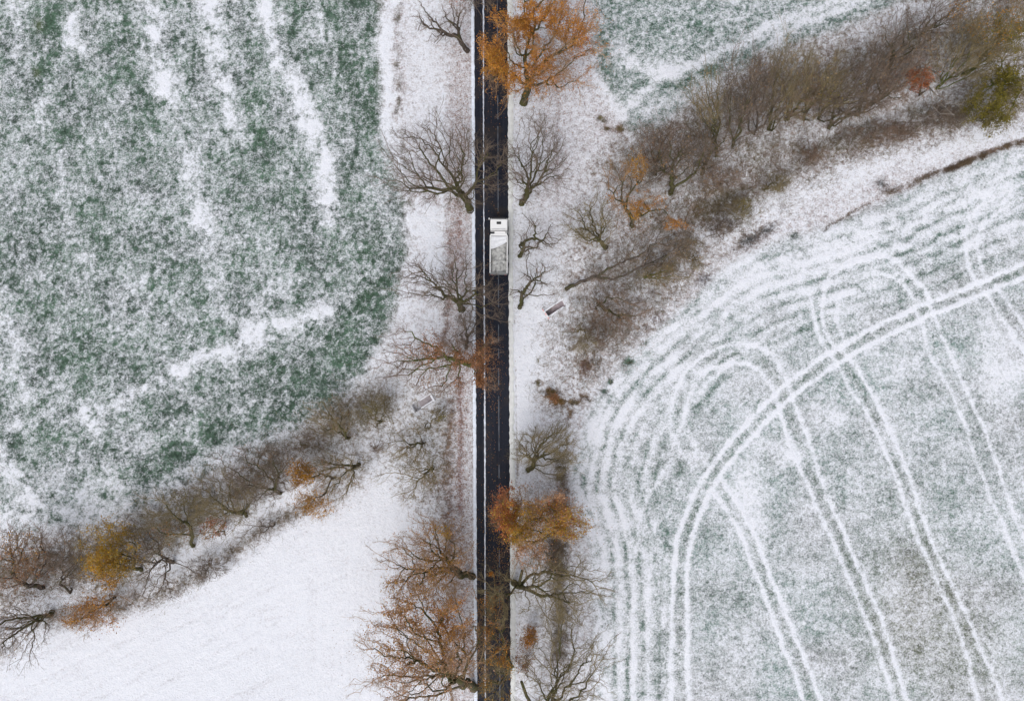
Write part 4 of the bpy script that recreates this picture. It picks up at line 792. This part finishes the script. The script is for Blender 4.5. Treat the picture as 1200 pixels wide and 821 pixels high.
# ------------------------------------------------------------------ mesh helpers for built things
class MB:
    def __init__(s): s.v = []; s.f = []
    def box(s, x0, x1, y0, y1, z0, z1, tx=0, ty=0, ytop=0):
        """box tapered at the top by tx, ty; ytop shifts the top along y"""
        n = len(s.v)
        s.v += [(x0,y0,z0),(x1,y0,z0),(x1,y1,z0),(x0,y1,z0),(x0+tx,y0+ty+ytop,z1),(x1-tx,y0+ty+ytop,z1),(x1-tx,y1-ty+ytop,z1),(x0+tx,y1-ty+ytop,z1)]
        s.f += [[n+i for i in q] for q in ((3,2,1,0),(4,5,6,7),(0,1,5,4),(1,2,6,5),(2,3,7,6),(3,0,4,7))]; return s
    def cyl(s, c, ax, r, l, k=20, r2=None):
        n = len(s.v); r2 = r if r2 is None else r2; c = np.array(c, float)
        A = {'x':(1,0,0),'y':(0,1,0),'z':(0,0,1)}[ax]; A = np.array(A, float)
        U = np.array((0,1,0) if ax == 'x' else (1,0,0), float); W = np.cross(A, U)
        for e, rr in ((-.5, r), (.5, r2)):
            for i in range(k):
                t = 2*math.pi*i/k; s.v.append(tuple(c+A*l*e+(U*math.cos(t)+W*math.sin(t))*rr))
        for i in range(k): s.f.append([n+i, n+(i+1) % k, n+k+(i+1) % k, n+k+i])
        s.f.append([n+i for i in range(k)][::-1]); s.f.append([n+k+i for i in range(k)]); return s
    def prof(s, pts, x0, x1):
        """closed y-z outline extruded along x"""
        n = len(s.v); k = len(pts)
        s.v += [(x0, y, z) for y, z in pts]+[(x1, y, z) for y, z in pts]
        for i in range(k): s.f.append([n+i, n+(i+1) % k, n+k+(i+1) % k, n+k+i])
        s.f.append([n+i for i in range(k)][::-1]); s.f.append([n+k+i for i in range(k)]); return s
    def build(s, name, m, parent=None, bev=0.0, seg=2):
        me = bpy.data.meshes.new(name); me.from_pydata([tuple(map(float, v)) for v in s.v], [], s.f); me.validate()
        me.materials.append(m); o = bpy.data.objects.new(name, me); C.objects.link(o)
        import bmesh
        b = bmesh.new(); b.from_mesh(me); bmesh.ops.recalc_face_normals(b, faces=b.faces)
        if bev > 0: bmesh.ops.bevel(b, geom=[e for e in b.edges if len(e.link_faces) == 2 and e.calc_face_angle(0) > .5], offset=bev, segments=seg, affect='EDGES', clamp_overlap=True)
        b.to_mesh(me); b.free()
        if parent: o.parent = parent
        return o
paint = mat('white_truck_paint', (.80,.80,.80), .35, .5)
dark = mat('dark_plastic', (.02,.021,.024), .5, .4)
rubber = mat('tyre_rubber', (.018,.018,.02), .85, .2)
steel = mat('dull_steel', (.30,.30,.30), .5, .5, .7, noise=.15)
glass = mat('dark_glass', (.01,.013,.018), .08, .6)
lampm = mat('lamp_glass', (.75,.75,.72), .15, .6)
redm = mat('red_lens', (.45,.02,.02), .3, .5)
greyp = mat('grey_body_paint', (.33,.34,.34), .5, .4, noise=.12, nscale=1.2)
gravel = mat('gravel_load', (.42,.42,.41), .95, .1, noise=.45, nscale=2.6)
tarp = mat('snowy_tarpaulin', (.74,.75,.78), .7, .2, noise=.08)

# ------------------------------------------------------------------ truck (front towards +y)
tp = P(584.9, 291); ta = math.atan2(P(583,200)[0]-P(584.5,380)[0], 0)
truck = empty('tipper_truck', (tp[0], tp[1], .055), 'white tipper truck with a grey load driving on the dark road', 'truck')
L0, L1 = -4.15, 4.15      # tail, nose
cb = MB(); cb.prof([(L1-.02,.55),(L1,1.25),(L1-.10,1.75),(L1-.42,2.75),(L1-.60,3.02),(L1-2.15,3.05),(L1-2.15,.75),(L1-1.5,.75),(L1-1.5,.55)], -1.22, 1.22)
cab = cb.build('cab', paint, truck, .07, 3)
MB().prof([(L1+.012,1.78),(L1-.30,2.66),(L1-.345,2.66),(L1-.14,1.76)], -1.08, 1.08).build('windscreen', glass, cab)
for sx in (-1, 1):
    d = MB().box(*sorted((sx*1.215, sx*1.235)), L1-1.35, L1-.40, .95, 2.62).build('door', paint, cab, .008)
    MB().box(*sorted((sx*1.232, sx*1.243)), L1-1.25, L1-.50, 1.75, 2.52).build('window', glass, d)
    MB().box(*sorted((sx*1.235, sx*1.26)), L1-1.30, L1-1.18, 1.45, 1.50).build('handle', dark, d)
MB().box(-.32, .32, L1-1.30, L1-.93, 3.045, 3.085).build('roof_hatch', dark, cab, .02)
MB().box(-1.05, 1.05, L1-.50, L1-.24, 2.84, 2.90, .03).build('sun_visor', dark, cab, .01)
MB().box(-1.0, 1.0, L1-.01, L1+.03, .95, 1.35).build('grille', dark, cab, .01)
MB().box(-1.24, 1.24, L1-.25, L1+.10, .38, .80).build('bumper', paint, truck, .05)
for sx in (-1, 1):
    MB().box(*sorted((sx*.78, sx*1.12)), L1+.10, L1+.125, .52, .70).build('headlight', lampm, truck, .01)
    mr = MB().box(*sorted((sx*1.24, sx*1.50)), L1-.34, L1-.30, 2.42, 2.46).build('mirror', dark, truck)
    MB().box(*sorted((sx*1.32, sx*1.52)), L1-.40, L1-.24, 1.95, 2.50).build('mirror_housing', paint, mr, .03)
# deflector and gap behind the cab
MB().prof([(L1-1.95,3.06),(L1-2.14,3.34),(L1-2.18,3.34),(L1-2.18,3.06)], -1.0, 1.0).build('roof_deflector', paint, truck, .02)
eq = MB().box(-1.16, 1.16, L1-2.72, L1-2.25, 1.0, 2.72).build('equipment_box', paint, truck, .05)
MB().box(-1.21, -.62, L1-2.60, L1-2.34, 2.72, 2.80).build('air_intake', dark, eq, .02)
MB().cyl((1.02, L1-2.45, 2.2), 'z', .075, 2.0).build('exhaust_pipe', steel, truck)
# chassis
ch = MB(); 
for sx in (-1, 1): ch.box(*sorted((sx*.36, sx*.46)), L0+.15, L1-.3, .78, 1.02)
for y in (-3.6, -2.2, -.8, .6, 1.9): ch.box(-.36, .36, y, y+.12, .82, .98)
ch.build('chassis', dark, truck)
for sx in (-1, 1):
    for y in (2.9, .95, -2.0, -3.25):
        w = MB().cyl((sx*1.03, y, .50), 'x', .50, .30 if y > 0 else .42, 28).build('wheel', rubber, truck, .03)
        MB().cyl((sx*1.20, y, .50), 'x', .29, .06, 20, ).build('rim', steel, w, .01)
    MB().box(*sorted((sx*.78, sx*1.22)), -3.9, -1.3, 1.04, 1.08).build('mudguard', dark, truck, .01)
    MB().box(*sorted((sx*.60, sx*1.20)), -.95, .25, .55, .98).build('fuel_tank' if sx > 0 else 'battery_box', steel, truck, .05)
# tipper body
by0, by1 = L0+.02, L1-2.82
tb = MB(); tb.box(-1.23, 1.23, by0, by1, 1.12, 1.22)
tb.box(-1.25, -1.17, by0, by1, 1.22, 2.58); tb.box(1.17, 1.25, by0, by1, 1.22, 2.58)
tb.box(-1.17, 1.17, by1-.07, by1, 1.22, 2.75)
for sx in (-1, 1):
    for k in range(7): tb.box(*sorted((sx*1.252, sx*1.30)), by0+.15+k*.83, by0+.25+k*.83, 1.2, 2.5)
body = tb.build('tipper_body', greyp, truck)
tr_ = MB()
for sx in (-1, 1): tr_.box(*sorted((sx*1.15, sx*1.29)), by0, by1+.02, 2.582, 2.66)
tr_.build('top_rail', paint, body, .01)
MB().box(-1.17, 1.17, by0, by0+.07, 1.22, 2.50).build('tailgate', greyp, truck, .01)
MB().box(-1.2, 1.2, by1-.10, by1+.16, 2.76, 2.84).build('cab_guard', paint, body, .02)
for sx in (-1, 1): MB().box(*sorted((sx*.8, sx*1.1)), by0-.03, by0-.005, .95, 1.07).build('tail_light', redm, truck, .01)
# load heap: one rounded uneven surface inside the body
nx_, ny_ = 24, 52; hv = []; hf = []
for j in range(ny_+1):
    for i in range(nx_+1):
        u = i/nx_*2-1; v = j/ny_
        x = u*1.165; y = by0+.08+v*(by1-by0-.16)
        z = 1.85+.42*(1-u*u)*(.55+.45*math.sin(v*3.1))+(vnoise(x*10+80, y*10+80, 5, 4)-.5)*.35+(vnoise(x*10+80, y*10+80, 1.6, 5)-.5)*.10
        hv.append((x, y, z))
for j in range(ny_):
    for i in range(nx_): a = j*(nx_+1)+i; hf.append((a, a+1, a+nx_+2, a+nx_+1))
mesh_np('load', hv, hf, gravel, body, smooth=True)
# half-drawn snowy tarpaulin: slanted rear edge, sagging between the rails
nx_, ny_ = 20, 16; hv = []; hf = []
for j in range(ny_+1):
    for i in range(nx_+1):
        u = i/nx_; v = j/ny_; x = -1.13+2.26*u
        yb = by1-1.95+1.0*u**1.5; y = (by1-.10)*(1-v)+yb*v
        z = 2.60-.10*math.sin(math.pi*u)+.035*math.sin(u*9+v*4)+.03*math.sin(v*14)
        hv.append((x, y, z))
for j in range(ny_):
    for i in range(nx_): a = j*(nx_+1)+i; hf.append((a, a+nx_+1, a+nx_+2, a+1))
tpn = mesh_np('tarpaulin', hv, hf, tarp, body)
so = tpn.modifiers.new('thick', 'SOLIDIFY'); so.thickness = .03
# light dusting caught along the load
sc_ = MB()
truck.rotation_euler = (0, 0, R(-.35))

# ------------------------------------------------------------------ culverts where the stream passes under the road
conc = mat('culvert_concrete', (.34,.30,.29), .9, .15, noise=.25, nscale=1.5)
wetfl = mat('channel_floor', (.33,.28,.30), .8, .2, noise=.35, nscale=1.5)
capm = mat('snow_cap', (.80,.81,.86), .8, .15, noise=.06)
pinkm = mat('faded_red_rail', (.78,.40,.37), .5, .4, noise=.15)
whitem = mat('white_rail_paint', (.80,.78,.78), .5, .4)
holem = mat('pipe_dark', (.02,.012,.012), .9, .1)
floorsnow = mat('channel_floor_snowy', (.42,.38,.40), .85, .2, noise=.25, nscale=2)
def culvert(ci, label, rail, wall_l, W, t):
    c, a = culv_w[ci]
    r = empty('culvert', (c[0], c[1], 0), label, 'culvert', None, a)
    for sy, ln in ((1, wall_l[0]), (-1, wall_l[1])):
        y0, y1 = sorted((sy*W, sy*(W+t))); n = 8
        # wing wall, its top falling away along the channel
        m = MB(); m.prof([(0,-1.5),(0,.16),(ln*.55,.12),(ln,-.05),(ln,-1.5)], 0, 1)
        m.v = [(p[1], y0+(y1-y0)*p[0], p[2]) for p in m.v]; w = m.build('wing_wall', conc, r)
        k = MB(); k.prof([(0,.163),(0,.225),(ln*.55,.185),(ln,.005),(ln,-.045),(ln*.55,.123)], 0, 1)
        k.v = [(p[1], y0-.02+(y1-y0+.04)*p[0], p[2]) for p in k.v]; k.build('snow_cap', capm, w, .02)
    h = MB().box(-.24, 0, -W-t-.1, W+t+.1, -1.5, .24).build('headwall', conc, r)
    MB().box(-.25, .03, -W-t-.12, W+t+.12, .243, .30).build('snow_cap', capm, h, .02)
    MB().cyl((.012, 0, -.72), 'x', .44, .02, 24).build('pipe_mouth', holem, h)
    m = MB(); m.prof([(.01,-1.45),(.01,-1.15 if rail else -.6),(wall_l[0]-.1,-.25),(wall_l[0]-.1,-.6)], 0, 1); m.v = [(p[1], (-W+.004)+(2*W-.008)*p[0], p[2]) for p in m.v]; m.build('channel_floor', wetfl if rail else floorsnow, r)
    if rail:
        rl = MB(); 
        n = 5; seg = (2*W+2*t+.5)/n; y = -W-t-.25
        for k in range(n):
            (MB().box(-.26, -.12, y+k*seg, y+(k+1)*seg-.003, .92, 1.02)).build('rail_band', pinkm if k % 2 == 0 else whitem, r, .01)
        for yy in (-W-t-.1, 0, W+t+.1):
            MB().box(-.21, -.13, yy-.04, yy+.04, .30, .919).build('post', whitem, r)
    return r
culvert(0, 'open culvert channel with snow-topped walls and a red and white rail, east of the road', True, (3.3, 2.7), .42, .20)
culvert(1, 'smaller snow-covered culvert channel without a rail, west of the road', False, (2.1, 1.7), .46, .12)

# roadside delineator post
dp = P(527, 267); z0 = float(gz(dp[0], dp[1])[0])
d = empty('delineator_post', (dp[0], dp[1], z0), 'small white post standing in snow left of the road, level with the truck', 'post')
MB().prof([(-.06,0),(.06,0),(.055,1.0),(-.05,1.06)], -.06, .06).build('post', whitem, d, .01)
MB().box(-.065, .065, -.066, .066, .72, .90).build('black_band', dark, d)
MB().box(-.035, .035, .0665, .072, .76, .87).build('reflector', lampm, d)
MB().box(-.08, .08, -.08, .08, 1.06, 1.13, .02, .02).build('snow_cap', capm, d, .02)
